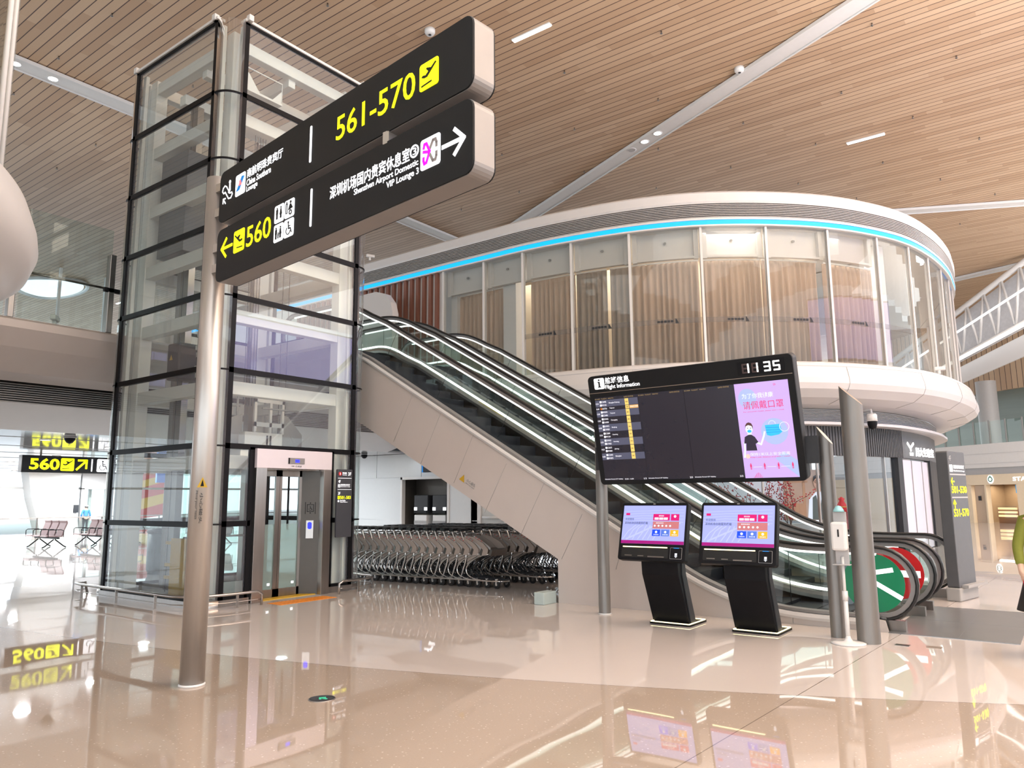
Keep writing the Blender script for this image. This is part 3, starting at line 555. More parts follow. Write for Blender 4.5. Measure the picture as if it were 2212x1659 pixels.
for k, (a_, b_) in enumerate(((7.5, 7.94), (7.945, 8.42))):
    mb = MB(); e = .075; mb.box((a_, 10.88, .01), (a_+e*.6, 10.92, 2.12)).box((b_-e, 10.88, .01), (b_, 10.92, 2.12)).box((a_, 10.88, .01), (b_, 10.92, .14)).box((a_, 10.88, 2.0), (b_, 10.92, 2.12)); dl = mb.build('sliding_door_leaf', m_ss, tw)
    MB().box((a_+e*.6, 10.895, .14), (b_-e, 10.905, 1.2)).build('frosted_pane', m_frost, dl); MB().box((a_+e*.6, 10.895, 1.2), (b_-e, 10.905, 2.0)).build('clear_pane', m_shopg, dl); MB().box((b_-e-.1, 10.885, .2), (b_-e-.05, 10.89, .24)).build('sticker', m_lit, dl)
    MB().box((a_+.2, 10.93, 1.1), (a_+.235, 10.94, 2.0)).build('dark_strip', m_black, dl)
fr = Fr((7.24, 10.54, 0), (1, 0, 0), (0, 0, 1))
mb = MB(); fr.rect(mb, .6, 2.2, .93, 2.3, 0, .012); pn = mb.build('floor_indicator', m_rim, tw, .002); mb = MB(); fr.rect(mb, .6, 2.2, .625, 2.3, .012, .003); mb.build('black_end', m_black, pn); mb = MB(); fr.rect(mb, .735, 2.225, .82, 2.275, .012, .003); mb.build('blue_display', m_blue, pn)
text('lift_number', 'C-E23', fr, .75, 2.15, .87, 2.175, m_dark, tw); text('lift_small_text', '广日电梯', fr, .66, 2.155, .72, 2.172, m_dark, tw)
dv = Vector((8.38-8.62, 10.9-10.62, 0)).normalized(); fr = Fr(Vector((8.38, 10.9, 0)), -dv, (0, 0, 1))
mb = MB(); fr.rect(mb, .12, .94, .25, 1.25, .001, .02); pn = mb.build('call_panel', m_ss, tw, .003); mb = MB(); fr.rrect(mb, .15, 1.1, .22, 1.22, .03, .022, .003); mb.build('blue_call_display', m_blue, pn)
mb = MB(); fr.line(mb, [(.1, 1.36), (.1, 1.56)], .008, .001); fr.line(mb, [(.27, 1.36), (.27, 1.56)], .008, .001); fr.line(mb, [(.13, 1.4), (.24, 1.4), (.24, 1.52), (.13, 1.52), (.13, 1.4)], .008, .001); fig_wheelchair(fr, mb, .145, 1.41, .09, .001); fr.disc(mb, .185, 1.375, .01, .001); fr.disc(mb, .185, 1.545, .01, .001); mb.build('accessible_symbol', m_black, tw)
# inside the shaft
lc = thing('lift_car', 'steel lift car behind the doors with machinery on its roof', 'lift car', (8.1, 12.1, 0))
mb = MB(); mb.box((7.3, 11.1, .02), (8.95, 12.9, .1)); mb.box((7.3, 11.1, 2.3), (8.95, 12.9, 2.52)); mb.build('car_shell', m_steelw, lc)
mb = MB(); mb.box((7.32, 12.86, .1), (8.93, 12.88, 2.3)).box((7.32, 11.14, .1), (7.34, 12.88, 2.3)); mb.build('car_glass', m_glassg, lc)
mb = MB(); mb.tube([(7.36, 12.8, .95), (8.9, 12.8, .95)], .02); mb.build('car_handrail', m_chrome, lc); mb = MB(); mb.lathe([(.0, 2.24), (.62, 2.24), (.7, 2.29), (.0, 2.3)], (8.1, 12, 0), 32); mb.build('car_ceiling_dome', m_whitep, lc)
mb = MB(); mb.box((7.9, 11.9, 2.52), (8.7, 12.1, 2.83)); mb.build('roof_box', m_whitep, lc, .01); mb = MB(); mb.box((8.35, 11.885, 2.56), (8.38, 11.9, 2.78)).box((8.42, 11.885, 2.56), (8.45, 11.9, 2.78)); mb.build('box_slots', m_black, lc)
mb = MB()
for p in (((8.15, 12.0, 2.83), (8.2, 12.05, 3.5)), ((8.75, 12.0, 2.83), (8.8, 12.05, 3.5)), ((8.48, 12.0, 2.83), (8.53, 12.05, 3.4)), ((8.15, 12, 2.95), (8.8, 12.05, 3.03)), ((8.15, 12, 3.4), (8.8, 12.05, 3.48))): mb.box(*p)
mb.build('crosshead_frame', m_whitep, lc)
mb = MB(); mb.prism([(7.45, 2.55), (8.1, 2.55), (8.1, 3.2), (7.45, 2.95)], (0, 12.3, 0), (1, 0, 0), (0, 0, 1), (0, 1, 0), .03); mb.prism([(8.75, 2.55), (9.3, 2.55), (9.3, 2.85), (8.95, 3.2), (8.75, 3.2)], (0, 12.1, 0), (1, 0, 0), (0, 0, 1), (0, 1, 0), .03); mb.build('roof_shields', m_grey, lc)
mb = MB()
for x in (7.5, 7.75, 8.05): mb.cyl((x, 12.4, 2.55), (x, 12.4, 3.7), .022, 8)
mb.cyl((7.3, 12.4, 3.3), (8.1, 12.4, 3.35), .018, 8).cyl((7.4, 12.4, 3.62), (8.05, 12.4, 3.62), .018, 8).cyl((8.3, 12.4, 3.75), (9.1, 12.4, 3.75), .018, 8).cyl((8.1, 11.7, 3.25), (8.9, 11.7, 3.25), .018, 8); mb.build('roof_railing', m_grey, lc)
mb = MB(); mb.box((6.95, 11.05, 2.46), (9.2, 11.25, 2.52)); mb.build('door_track', m_whitep, lc)
rg = thing('guide_rails', 'dark vertical guide rails and lift ropes running up the glass shaft', 'guide rail', (8.2, 12.9, 0))
mb = MB(); mb.box((8.62, 12.9, .1), (8.76, 13.05, 8.9)).box((7.0, 12.5, .1), (7.12, 12.75, 8.9)); mb.build('counterweight_rail', m_ssd, rg)
mb = MB(); mb.box((7.2, 13.1, 2.6), (7.35, 13.3, 8.6)).box((7.65, 13.1, 2.6), (8.3, 13.2, 8.6)) if 0 else mb.box((7.2, 13.1, .1), (7.4, 13.25, 8.9)); mb.build('grey_duct', m_grey, rg)
mb = MB()
for k in range(5): mb.cyl((7.5+k*.06, 12.9, 2.9), (7.5+k*.06, 12.9, 8.9), .006, 5)
for k in range(5): mb.cyl((8.3+k*.06, 12.6, 3.4), (8.3+k*.06, 12.6, 8.9), .006, 5)
for x in (6.85, 8.95, 9.1): mb.cyl((x, 12.4, .1), (x, 12.4, 8.9), .006, 5)
mb.build('ropes', m_dark, rg)
mb = MB(); mb.box((6.75, 12.3, 6.0), (7.9, 13.2, 7.9)); mb.build('counterweight', mat('counterweight_grey', (.11, .12, .125), .5, noise=.1), rg, .01)
mb = MB()
for k in range(10): mb.box((6.95+.02*(k % 3), 11.9, 4.55-.12*k), (7.15+.03*(k % 2), 12.05, 4.63-.12*k))
mb.box((7.0, 11.95, 3.4), (7.08, 12.02, 4.7)); mb.build('limit_switch_stack', m_whitep, rg)
mb = MB(); mb.box((6.8, 12.3, 3.7), (7.3, 12.7, 4.35)); bx = mb.build('control_box', m_dark, rg, .03)
fr = Fr((6.8, 12.7, 0), (0, -1, 0), (0, 0, 1)); mb = MB(); fr.plate(mb, [(.1, 4.05), (.2, 4.05), (.15, 4.14)], .003); mb.build('warning_triangle', m_yellowp, bx)
yp = thing('yellow_safety_panel', 'yellow metal panel with hinges at the foot of the shaft', 'panel', (6.78, 12.0, .1)); MB().box((6.66, 11.45, .1), (6.7, 11.95, 1.0)).build('board', m_yellowp, yp)
mb = MB()
for z in (.35, .55, .9): mb.box((6.65, 11.95, z), (6.69, 12.1, z+.05))
mb.build('hinges', m_yellowp, yp)
# floor directory on the glass
t = thing('lift_floor_directory', 'narrow dark floor directory fixed to the lift front right of its doors', 'sign', (9.02, 10.56, .95)); fr = Fr((8.85, 10.52, .945), (1, 0, 0), (0, 0, 1))
mb = MB(); fr.rrect(mb, 0, 0, .35, 1.19, .015, 0, .03); mb.build('panel', mat('directory_navy', (.055, .06, .075), .4, noise=.05), t); mb = MB()
for y in (.83, 1.03): fr.rect(mb, .02, y, .33, y+.006, .03, .002)
mb.build('divider_lines', m_lit, t); mb = MB(); fr.disc(mb, .065, 1.11, .035, .03); mb.build('you_are_here_disc', m_red, t); mb = MB(); fr.rect(mb, .06, 1.09, .07, 1.13, .034, .002); mb.build('disc_mark', m_lit, t)
text('level_here', '3F', fr, .25, 1.08, .32, 1.14, m_lit, t, .031); text('here_line', '您在此处', fr, .12, 1.11, .22, 1.14, m_lit, t, .031); text('here_english', 'You are here', fr, .12, 1.085, .22, 1.1, m_lit, t, .031)
text('level_four', '4F', fr, .03, .95, .08, 1.0, m_lit, t, .031); text('lounge_line', '南航国际贵宾厅', fr, .08, .9, .3, .93, m_lit, t, .031); text('lounge_english', 'China Southern Lounge', fr, .08, .875, .3, .89, m_lit, t, .031); mb = MB(); fr.rrect(mb, .025, .87, .07, .925, .006, .03); mb.build('tail_logo', m_lit, t); mb = MB(); fr.plate(mb, [(.03, .875), (.05, .875), (.065, .92), (.055, .92)], .034, .001); mb.build('tail_mark', m_dark, t)
text('level_three', '3F', fr, .03, .74, .08, .79, m_lit, t, .031); text('gate_numbers', '501-583', fr, .08, .665, .32, .72, m_yel, t, .031); mb = MB(); fr.rrect(mb, .025, .665, .07, .72, .006, .03); mb.build('gate_logo', m_yel, t)
text('clinic_line', '医疗急救', fr, .08, .625, .2, .65, m_lit, t, .031); text('clinic_english', 'Medical Assistance', fr, .08, .605, .25, .617, m_lit, t, .031); mb = MB(); fr.rect(mb, .035, .61, .05, .65, .03); fr.rect(mb, .025, .622, .06, .638, .03); mb.build('cross_logo', m_lit, t)
# guard rails
def guard(label, path, posts, name='guard_rail'):
    t = thing(name, label, 'guard rail', (path[0][0], path[0][1], 0), 0, 'guard rails round the lift tower')
    MB().tube(path, .022, 10).build('top_rail', m_ss, t)
    MB().tube([(p[0], p[1], .09) for p in path[1:-1]], .008, 6).build('lower_rail', m_ss, t)
    for p in posts: MB().box((p[0]-.02, p[1]-.008, 0), (p[0]+.02, p[1]+.008, .21)).build('post', m_ss, t)
guard('steel guard rail wrapping the left corner of the lift tower', [(7.28, 10.33, 0), (7.28, 10.32, .16), (7.2, 10.32, .21), (6.75, 10.32, .21), (6.4, 10.4, .21), (6.2, 10.6, .21), (6.1, 10.85, .21), (6.1, 11.6, .21), (6.1, 13.8, .21), (6.15, 14.05, .21), (6.35, 14.15, .21), (6.4, 14.15, 0)], [(6.85, 10.32), (6.28, 10.5), (6.1, 11.3), (6.1, 12.5), (6.1, 13.7)])
guard('short steel guard rail at the right corner of the lift tower', [(8.82, 10.33, 0), (8.82, 10.32, .17), (8.9, 10.32, .21), (9.35, 10.32, .21), (9.65, 10.4, .21), (9.85, 10.65, .21), (9.87, 11.3, .21), (9.85, 11.5, 0)], [(9.25, 10.32), (9.78, 10.55)])
t = MB()
for k in range(15): t.box((7.43+k*.073, 10.02, 0), (7.47+k*.073, 10.34, .006))
t.box((7.4, 10.0, 0), (8.5, 10.36, .003)); tag(t.build('tactile_strip', m_orange), 'orange ribbed tactile strip on the floor before the lift doors', 'tactile paving')
tag(MB().box((7.45, 10.66, 0), (8.6, 10.86, .012)).build('door_sill', m_yellowp), 'yellowish metal door sill under the lift doors', 'door sill')
# ================================================================== wayfinding sign
a_ = math.radians(83.5); dS = Vector((math.cos(a_), math.sin(a_), 0)); nS = Vector((math.sin(a_), -math.cos(a_), 0))
pc = Vector((3.834, 6.40, 0)); org = pc-nS*.1-dS*.26
ws = thing('wayfinding_sign', 'large black two-panel direction sign on a round steel post in the foreground', 'sign', (pc.x, pc.y, 0))
MB().tube([pc, pc+Vector((0, 0, 4.68))], .105, 32).build('post', m_pole, ws)
MB().lathe([(.105, 0), (.112, 0), (.112, .012), (.105, .02)], (pc.x, pc.y, 0), 32).build('base_ring', m_whitep, ws)
fr = Fr(org, -dS, (0, 0, 1))
mb = MB()
for z in (3.75, 3.95, 4.3, 4.55): MB().box((pc.x-.07, pc.y-.22, z-.04), (pc.x+.07, pc.y-.06, z+.04)).build('bracket', m_pole, ws)
MB().box((pc.x-.42, pc.y-2.8, 4.05), (pc.x-.34, pc.y-2.74, 4.14)).build('panel_spacer', m_pole, ws)
for k, (z0, z1) in enumerate(((4.13, 4.63), (3.565, 4.065))):
    mb = MB(); fr.rrect(mb, 0, z0, 3.42, z1, .075, -.18, .17); cs = mb.build('panel_casing', m_rim, ws)
    mb = MB(); fr.rrect(mb, .004, z0+.004, 3.416, z1-.004, .072, -.01, .012); mb.build('panel_face', m_signb, cs)
    mb = MB(); fr.rrect(mb, .004, z0+.004, 3.416, z1-.004, .072, -.195, .015); mb.build('panel_back', m_signb, cs)
D = .003
def lay(nm, fn, m, par=ws): mb = MB(); fn(mb); return mb.build(nm, m, par)
text('gate_range', '561-570', fr, 1.92, 4.28, 2.856, 4.472, m_yel, ws, D, .006)
g = lay('gate_symbol', lambda b: fr.rrect(b, 2.905, 4.28, 3.095, 4.472, .02, D), m_yel); lay('plane_figure', lambda b: fig_plane(fr, b, 2.905, 4.28, .19, .19, D+.004), m_signb, g)
lay('divider_bar', lambda b: fr.rrect(b, 1.553, 4.228, 1.579, 4.535, .01, D), m_lit); lay('divider_bar', lambda b: fr.rrect(b, 1.59, 3.69, 1.614, 4.0, .01, D), m_lit)
def esc(b):
    fr.disc(b, .205, 4.487, .017, D); fr.line(b, [(.205, 4.462), (.21, 4.41), (.19, 4.39)], .022, D)
    fr.line(b, [(.075, 4.46), (.065, 4.43), (.09, 4.405), (.12, 4.41), (.19, 4.33), (.235, 4.325), (.262, 4.355), (.25, 4.375), (.215, 4.375), (.14, 4.46), (.11, 4.475), (.075, 4.46)], .011, D)
    arrow(fr, b, .11, 4.325, .07, 2.3, .012, D)
lay('escalator_symbol', esc, m_lit)
g = lay('airline_tile', lambda b: fr.rrect(b, .322, 4.3, .5, 4.5, .02, D), m_lit); lay('airline_tail', lambda b: fr.plate(b, [(.345, 4.345), (.4, 4.35), (.485, 4.46), (.44, 4.47)], D+.004), m_sky, g); lay('red_flower', lambda b: [fr.disc(b, .42, 4.42, .017, D+.008, n=8), fr.disc(b, .432, 4.4, .014, D+.008, n=8), fr.disc(b, .41, 4.395, .013, D+.008, n=8)], mat('kapok_red', (.85, .25, .3), .5, emit=.3, noise=.05), g)
text('lounge_name_chinese', '南航明珠贵宾厅', fr, .525, 4.418, 1.135, 4.505, m_lit, ws, D, .01); text('lounge_name_english', 'China Southern', fr, .525, 4.345, .945, 4.405, m_lit, ws, D, .008); text('lounge_word', 'Lounge', fr, .525, 4.278, .722, 4.343, m_lit, ws, D, .008)
lay('left_arrow', lambda b: arrow(fr, b, .205, 3.865, .2, PI, .026, D), m_yel)
g = lay('gate_symbol', lambda b: fr.rrect(b, .34, 3.767, .532, 3.968, .02, D), m_yel); lay('plane_figure', lambda b: fig_plane(fr, b, .34, 3.77, .19, .19, D+.004, flip=True), m_signb, g)
text('gate_number', '560', fr, .57, 3.77, .985, 3.955, m_yel, ws, D, .006)
icons = [(1.045, 3.855), (1.205, 3.855), (1.045, 3.69), (1.205, 3.69)]
for k, (x, y) in enumerate(icons):
    g = lay('symbol_tile', lambda b: fr.rrect(b, x, y, x+.147, y+.15, .018, D), m_lit)
    if k == 0: lay('woman_pictogram', lambda b: fig_man(fr, b, x+.105, y+.03, .1, D+.004, skirt=True), m_signb, g)
    def pic(b):
        if k == 0: fig_man(fr, b, x+.045, y+.03, .1, D+.004)
        elif k == 1: fr.disc(b, x+.095, y+.125, .012, D+.004, n=10); fr.plate(b, [(x+.06, y+.06), (x+.13, y+.07), (x+.1, y+.11), (x+.085, y+.11)], D+.004); fr.ring(b, x+.095, y+.038, .018, .009, D+.004, n=8); fr.line(b, [(x+.025, y+.12), (x+.045, y+.12), (x+.045, y+.04), (x+.025, y+.04), (x+.025, y+.12)], .006, D+.004); fr.rect(b, x+.03, y+.12, x+.04, y+.138, D+.004)
        elif k == 2: fig_man(fr, b, x+.04, y+.025, .1, D+.004); fig_man(fr, b, x+.108, y+.025, .1, D+.004, skirt=True); fig_man(fr, b, x+.075, y+.025, .055, D+.004)
        else: fig_wheelchair(fr, b, x+.015, y+.01, .13, D+.004)
    lay('pictogram', pic, m_signb, g)
text('vip_lounge_chinese', '深圳机场国内贵宾休息室', fr, 1.858, 3.832, 2.806, 3.935, m_lit, ws, D, .012); lay('number_ring', lambda b: fr.ring(b, 2.857, 3.884, .04, .011, D), m_lit); text('number_three', '3', fr, 2.838, 3.86, 2.876, 3.91, m_lit, ws, D, .01)
text('vip_lounge_english', 'Shenzhen Airport Domestic', fr, 2.172, 3.764, 2.897, 3.822, m_lit, ws, D, .01); text('vip_lounge_number', 'VIP Lounge 3', fr, 2.556, 3.7, 2.902, 3.76, m_lit, ws, D, .01)
g = lay('airport_logo_tile', lambda b: fr.rrect(b, 2.923, 3.718, 3.118, 3.93, .02, D), m_lit)
lay('logo_magenta_loop', lambda b: fr.line(b, [(2.958, 3.865), (2.965, 3.892), (2.985, 3.892), (3.018, 3.83), (2.985, 3.76), (2.965, 3.757), (2.957, 3.78), (2.957, 3.8)], .02, D+.004), m_pink, g); lay('logo_magenta_wing', lambda b: fr.line(b, [(2.955, 3.842), (3.012, 3.826)], .02, D+.004), m_pink, g)
lay('logo_grey_loop', lambda b: [fr.line(b, [(3.022, 3.85), (3.05, 3.895), (3.075, 3.895), (3.085, 3.87), (3.085, 3.845)], .02, D+.004), fr.line(b, [(3.022, 3.805), (3.05, 3.755), (3.075, 3.755), (3.085, 3.78), (3.085, 3.805)], .02, D+.004)], m_greyg, g)
lay('right_arrow', lambda b: arrow(fr, b, 3.24, 3.813, .2, 0, .028, D), m_lit)
# warning sticker on the post
pf = Fr(pc+Vector((-.075, -.078, 1.0)), (Vector((.7, -.71, 0))), (0, 0, 1))
lay('caution_triangle', lambda b: pf.plate(b, [(-.02, .72), (.07, .72), (.025, .81)], 0, .006), m_yellowp); lay('caution_figure', lambda b: pf.plate(b, [(.01, .73), (.04, .73), (.028, .79)], .007, .002), m_black)
vf = Fr(pc+Vector((-.085, -.072, 1.0)), (0, 0, -1), (Vector((.7, -.71, 0)))); text('caution_text_chinese', '小心碰头', vf, -.67, .02, -.4, .05, m_dark, ws, .002); text('caution_text_english', 'Mind your head', vf, -.69, -.02, -.44, .0, m_dark, ws, .002)
# ================================================================== flight information board
fb = thing('flight_information_board', 'black flight information board showing 11:35, tilted forward between two steel poles', 'information board', (9.37, 3.9, 0))
q0 = Vector((9.2, 5.33, 1.772)); uB = (Vector((8.89, 5.33, 3.26))-q0).normalized(); fr = Fr(q0, (0, -1, 0), uB); BW = 2.79
def pole(x, y, r, h, par, name='pole', cut=1.3):
    mb = MB(); n = 28; vs = []
    for i in range(n):
        a = 2*PI*i/n; vs.append((x+r*math.cos(a), y+r*math.sin(a), 0))
    for i in range(n):
        a = 2*PI*i/n; vs.append((x+r*math.cos(a), y+r*math.sin(a), h+cut*r*math.sin(a)))
    mb.add(vs, [(i, (i+1) % n, n+(i+1) % n, n+i) for i in range(n)], 0, True); mb.add(vs[n:], [tuple(range(n))], 1); mb.add(vs[:n], [tuple(range(n))[::-1]], 0)
    return mb.build(name, [m_post, mat('cut_face', (.42, .34, .26), .35, metal=.7, noise=.1)], par)
pole(9.4, 5.44, .083, 3.1, fb); pole(9.37, 2.36, .083, 2.31, fb)
MB().lathe([(.083, 0), (.092, 0), (.092, .01), (.083, .015)], (9.4, 5.44, 0), 24).build('base_ring', m_whitep, fb)
mb = MB(); fr.rrect(mb, 0, 0, BW, 1.52, .06, -.17, .16); hs = mb.build('housing', m_dark, fb, .012)
mb = MB(); fr.rrect(mb, .003, .003, BW-.003, 1.517, .06, -.01, .012); mb.build('front_face', m_signb, hs)
MB().box((9.2, 2.4, 1.98), (9.32, 2.56, 2.3)).build('mounting_bracket', m_dark, fb); MB().box((9.22, 5.3, 1.98), (9.36, 5.42, 2.3)).build('mounting_bracket', m_dark, fb)
D = .003
lay2 = lambda nm, fn, m, par=fb: lay(nm, fn, m, par)
lay2('gold_line', lambda b: fr.rect(b, .01, 1.278, BW-.02, 1.286, D, .003), m_bronze)
ck = lay2('clock_window', lambda b: fr.rect(b, 2.122, 1.316, 2.69, 1.482, D, .002), m_black)
SEG = {'t': (0, 1, 1, 1), 'm': (0, .5, 1, .5), 'b': (0, 0, 1, 0), 'tl': (0, .5, 0, 1), 'bl': (0, 0, 0, .5), 'tr': (1, .5, 1, 1), 'br': (1, 0, 1, .5)}
def digit(x, y, w, h, segs, m, nm, d):
    def f(b):
        for s in segs: a = SEG[s]; sl = .0; fr.line(b, [(x+a[0]*w, y+a[1]*h), (x+a[2]*w, y+a[3]*h)], .019, d, .002)
    return lay2(nm, f, m, ck)
off = mat('unlit_segment', (.07, .045, .045), .5, noise=.05)
digit(2.19, 1.345, .07, .1, ('t', 'm', 'b', 'tl', 'bl'), off, 'unlit_segments', D+.003); digit(2.31, 1.345, .07, .1, ('t', 'm', 'b', 'tl', 'bl'), off, 'unlit_segments', D+.003)
digit(2.19, 1.345, .07, .1, ('tr', 'br'), m_led, 'digit_one', D+.005); digit(2.3, 1.345, .07, .1, ('tr', 'br'), m_led, 'digit_one', D+.005); digit(2.455, 1.345, .065, .1, ('t', 'm', 'b', 'tr', 'br'), m_led, 'digit_three', D+.005); digit(2.567, 1.345, .065, .1, ('t', 'm', 'b', 'tl', 'br'), m_led, 'digit_five', D+.005)
g = lay2('information_tile', lambda b: fr.rrect(b, .1, 1.332, .258, 1.484, .02, D), m_lit); lay2('letter_i', lambda b: [fr.disc(b, .18, 1.458, .013, D+.005), fr.rect(b, .168, 1.365, .192, 1.435, D+.005), fr.rect(b, .155, 1.355, .205, 1.368, D+.005), fr.rect(b, .155, 1.424, .18, 1.436, D+.005)], m_signb, g)
text('heading_chinese', '航班信息', fr, .272, 1.395, .64, 1.485, m_lit, fb, D, .015); text('heading_english', 'Flight Information', fr, .268, 1.31, .788, 1.382, m_lit, fb, D, .012)
m_scr = mat('screen_dark', (.012, .012, .02), .25, emit=.02, ecol=(.3, .3, .6), noise=.05); m_row = mat('screen_row', (.05, .055, .09), .4, emit=.1, ecol=(.5, .55, .9), noise=.02); m_ylw = mat('screen_yellow', (.6, .45, .12), .5, emit=.5, ecol=(1, .72, .2), noise=.02); m_scrt = mat('screen_text', (.7, .7, .75), .5, emit=.6, ecol=(.85, .88, 1), noise=.02); m_dimy = mat('screen_dim_gold', (.3, .22, .1), .5, emit=.15, ecol=(.9, .65, .3), noise=.02)
sc1 = lay2('departures_screen', lambda b: fr.rect(b, .078, .06, 2.05, 1.217, D, .002), m_scr); lay2('screen_seams', lambda b: [fr.rect(b, .733, .062, .736, 1.19, D+.002, .001), fr.rect(b, 1.39, .062, 1.393, 1.2, D+.002, .001)], m_black, sc1)
rows = [(1.085, 1.176, 'G', 'CZ6402 MF1332', '12:35', 'Shanghai Pudong'), (1.034, 1.083, '', 'HU7776', '12:45', 'Taiyuan'), (.944, 1.032, 'G', 'MF8350 CZ4086', '13:00', 'Taiyuan'), (.845, .94, '', 'ZH9425 CA3038', '13:05', 'Chongqing'), (.742, .843, 'G', 'ZH9975 TV9989', '13:20', 'Beijing'), (.646, .74, '', 'CZ5809 MF1201', '13:35', 'Kunming'), (.547, .644, 'G', 'ZH9453 KY9003', '13:55', 'Kunming'), (.445, .545, '', 'CZ6575 MF4001', '14:25', 'Jining'), (.349, .44, 'G', 'CZ6401 MF4075', '14:30', 'Shanghai')]
lay2('shaded_rows', lambda b: [fr.rect(b, .08, r[0], .73, r[1], D+.002, .001) for r in rows if r[2]], m_row, sc1)
lay2('gate_column', lambda b: [fr.rect(b, .535, r[0]+.003, .59, r[1]-.002, D+.003, .001) for r in rows], m_ylw, sc1)
g = lay2('status_cell', lambda b: fr.rect(b, .597, 1.036, .728, 1.08, D+.003, .001), mat('status_orange', (.6, .35, .12), .5, emit=.4, ecol=(1, .6, .3), noise=.02), sc1); text('status_text', 'Delayed 15:00', fr, .605, 1.05, .722, 1.067, m_scrt, g, D+.004)
for r in rows:
    z = (r[0]+r[1])/2; fl = r[3].split(); h = .022
    text('flight_time', r[4], fr, .085, z-.011, .13, z+.011, m_scrt, sc1, D+.004)
    for i, f_ in enumerate(fl): yy = z if len(fl) == 1 else z+.022-.045*i; text('flight_number', f_, fr, .18, yy-.011, .25, yy+.011, m_scrt, sc1, D+.004)
    lay2('airline_mark', lambda b: [fr.rect(b, .148, (z if len(fl) == 1 else z+.022-.045*i)-.014, .175, (z if len(fl) == 1 else z+.022-.045*i)+.014, D+.003, .001) for i in range(len(fl))], m_scrt if len(fl) > 1 else m_orange, sc1)
    text('destination', r[5], fr, .29, z-.01, .29+.011*len(r[5]), z+.012, m_scrt, sc1, D+.004); text('gate', str(random.choice((501, 506, 512, 518, 525, 533))), fr, .548, z-.008, .576, z+.008, m_black, sc1, D+.0045)
for x in (.08, .745, 1.4):
    text('column_headings', 'SCHED  FLIGHT  VIA/TO', fr, x, 1.188, x+.29, 1.203, m_dimy, sc1, D+.004); text('column_headings', 'GATE STATUS', fr, x+.45, 1.188, x+.59, 1.206, m_dimy, sc1, D+.004)
    text('footer_text', 'Schedule Period OF Validity', fr, x, .07, x+.28, .088, m_scrt, sc1, D+.004)
text('footer_time', '12:30 - 14:30', fr, .39, .07, .52, .086, m_scrt, sc1, D+.004)
for x, s_ in ((.675, '1/3'), (1.33, '2/3'), (1.99, '3/3')): text('page_number', s_, fr, x, .068, x+.04, .09, m_scrt, sc1, D+.004)
m_lil = mat('poster_lilac', (.1, .08, .12), .5, emit=.8, ecol=(.72, .48, 1.05), noise=.02); m_lil2 = mat('poster_blue', (.07, .08, .12), .5, emit=.8, ecol=(.5, .6, 1.05), noise=.02); m_mag = mat('poster_magenta', (.2, .01, .05), .5, emit=.8, ecol=(.8, .05, .2), noise=.02); m_sk = mat('poster_pale', (.2, .2, .2), .5, emit=.8, ecol=(.85, .92, 1.05), noise=.02); m_mk = mat('mask_blue', (.02, .35, .8), .5, emit=.55, ecol=(.03, .5, 1), noise=.05); m_hair = mat('poster_hair', (.12, .05, .05), .6, emit=.08, noise=.1); m_pdk = mat('poster_navy', (.03, .025, .06), .6, noise=.1)
ad = lay2('notice_screen', lambda b: fr.rect(b, 2.055, .05, 2.706, 1.217, D, .002), m_lil)
lay2('pale_shapes', lambda b: [fr.disc(b, 2.2, 1.03, .11, D+.002, .001, ry=.12), fr.plate(b, [(2.706, .05), (2.706, .25), (2.56, .36), (2.45, .28)], D+.002, .001), fr.disc(b, 2.478, .61, .16, D+.002, .001)], m_lil2, ad)
text('notice_line', '为了你我健康', fr, 2.135, 1.025, 2.515, 1.09, m_sk, ad, D+.004, .01); text('notice_title', '请佩戴口罩', fr, 2.138, .895, 2.625, .992, m_mag, ad, D+.004); text('notice_english', "For everyone's health, please wear a mask", fr, 2.135, .856, 2.625, .872, m_mag, ad, D+.004)
mk = lay2('face_mask_picture', lambda b: fr.plate(b, [(2.372, .69), (2.55, .695), (2.57, .6), (2.53, .57), (2.43, .555), (2.385, .57)], D+.004, .001), m_mk, ad); lay2('mask_loops', lambda b: [fr.ring(b, 2.6, .66, .055, .006, D+.006, .001), fr.ring(b, 2.46, .7, .04, .005, D+.003, .001, a0=0, a1=PI, n=10)], m_sk, mk); lay2('mask_folds', lambda b: [fr.line(b, [(2.38, .66-.03*i), (2.55, .655-.028*i)], .004, D+.005, .001) for i in range(3)], m_sky, mk)
gl_ = lay2('woman_picture', lambda b: [fr.disc(b, 2.175, .655, .045, D+.004, .001, ry=.055), fr.plate(b, [(2.15, .61), (2.2, .61), (2.2, .54), (2.15, .54)], D+.004, .001), fr.line(b, [(2.245, .49), (2.3, .46), (2.345, .56), (2.36, .61)], .022, D+.004, .001), fr.line(b, [(2.1, .49), (2.095, .4), (2.08, .31)], .022, D+.004, .001)], m_sk, ad)
lay2('woman_hair', lambda b: fr.plate(b, [(2.13, .66), (2.133, .7), (2.155, .73), (2.18, .737), (2.21, .725), (2.225, .69), (2.222, .65), (2.212, .69), (2.17, .705), (2.138, .69)], D+.006, .001), m_hair, gl_); lay2('woman_dress', lambda b: fr.plate(b, [(2.11, .39), (2.245, .388), (2.235, .47), (2.27, .49), (2.235, .555), (2.195, .585), (2.16, .585), (2.11, .56), (2.095, .48), (2.12, .48)], D+.005, .001), m_pdk, gl_); lay2('woman_mask', lambda b: fr.disc(b, 2.178, .628, .026, D+.006, .001, ry=.018), m_mk, gl_); lay2('woman_eyes', lambda b: [fr.rect(b, 2.153, .664, .006+2.16, .671, D+.006, .001), fr.rect(b, 2.19, .662, 2.203, .669, D+.006, .001)], m_pdk, gl_)
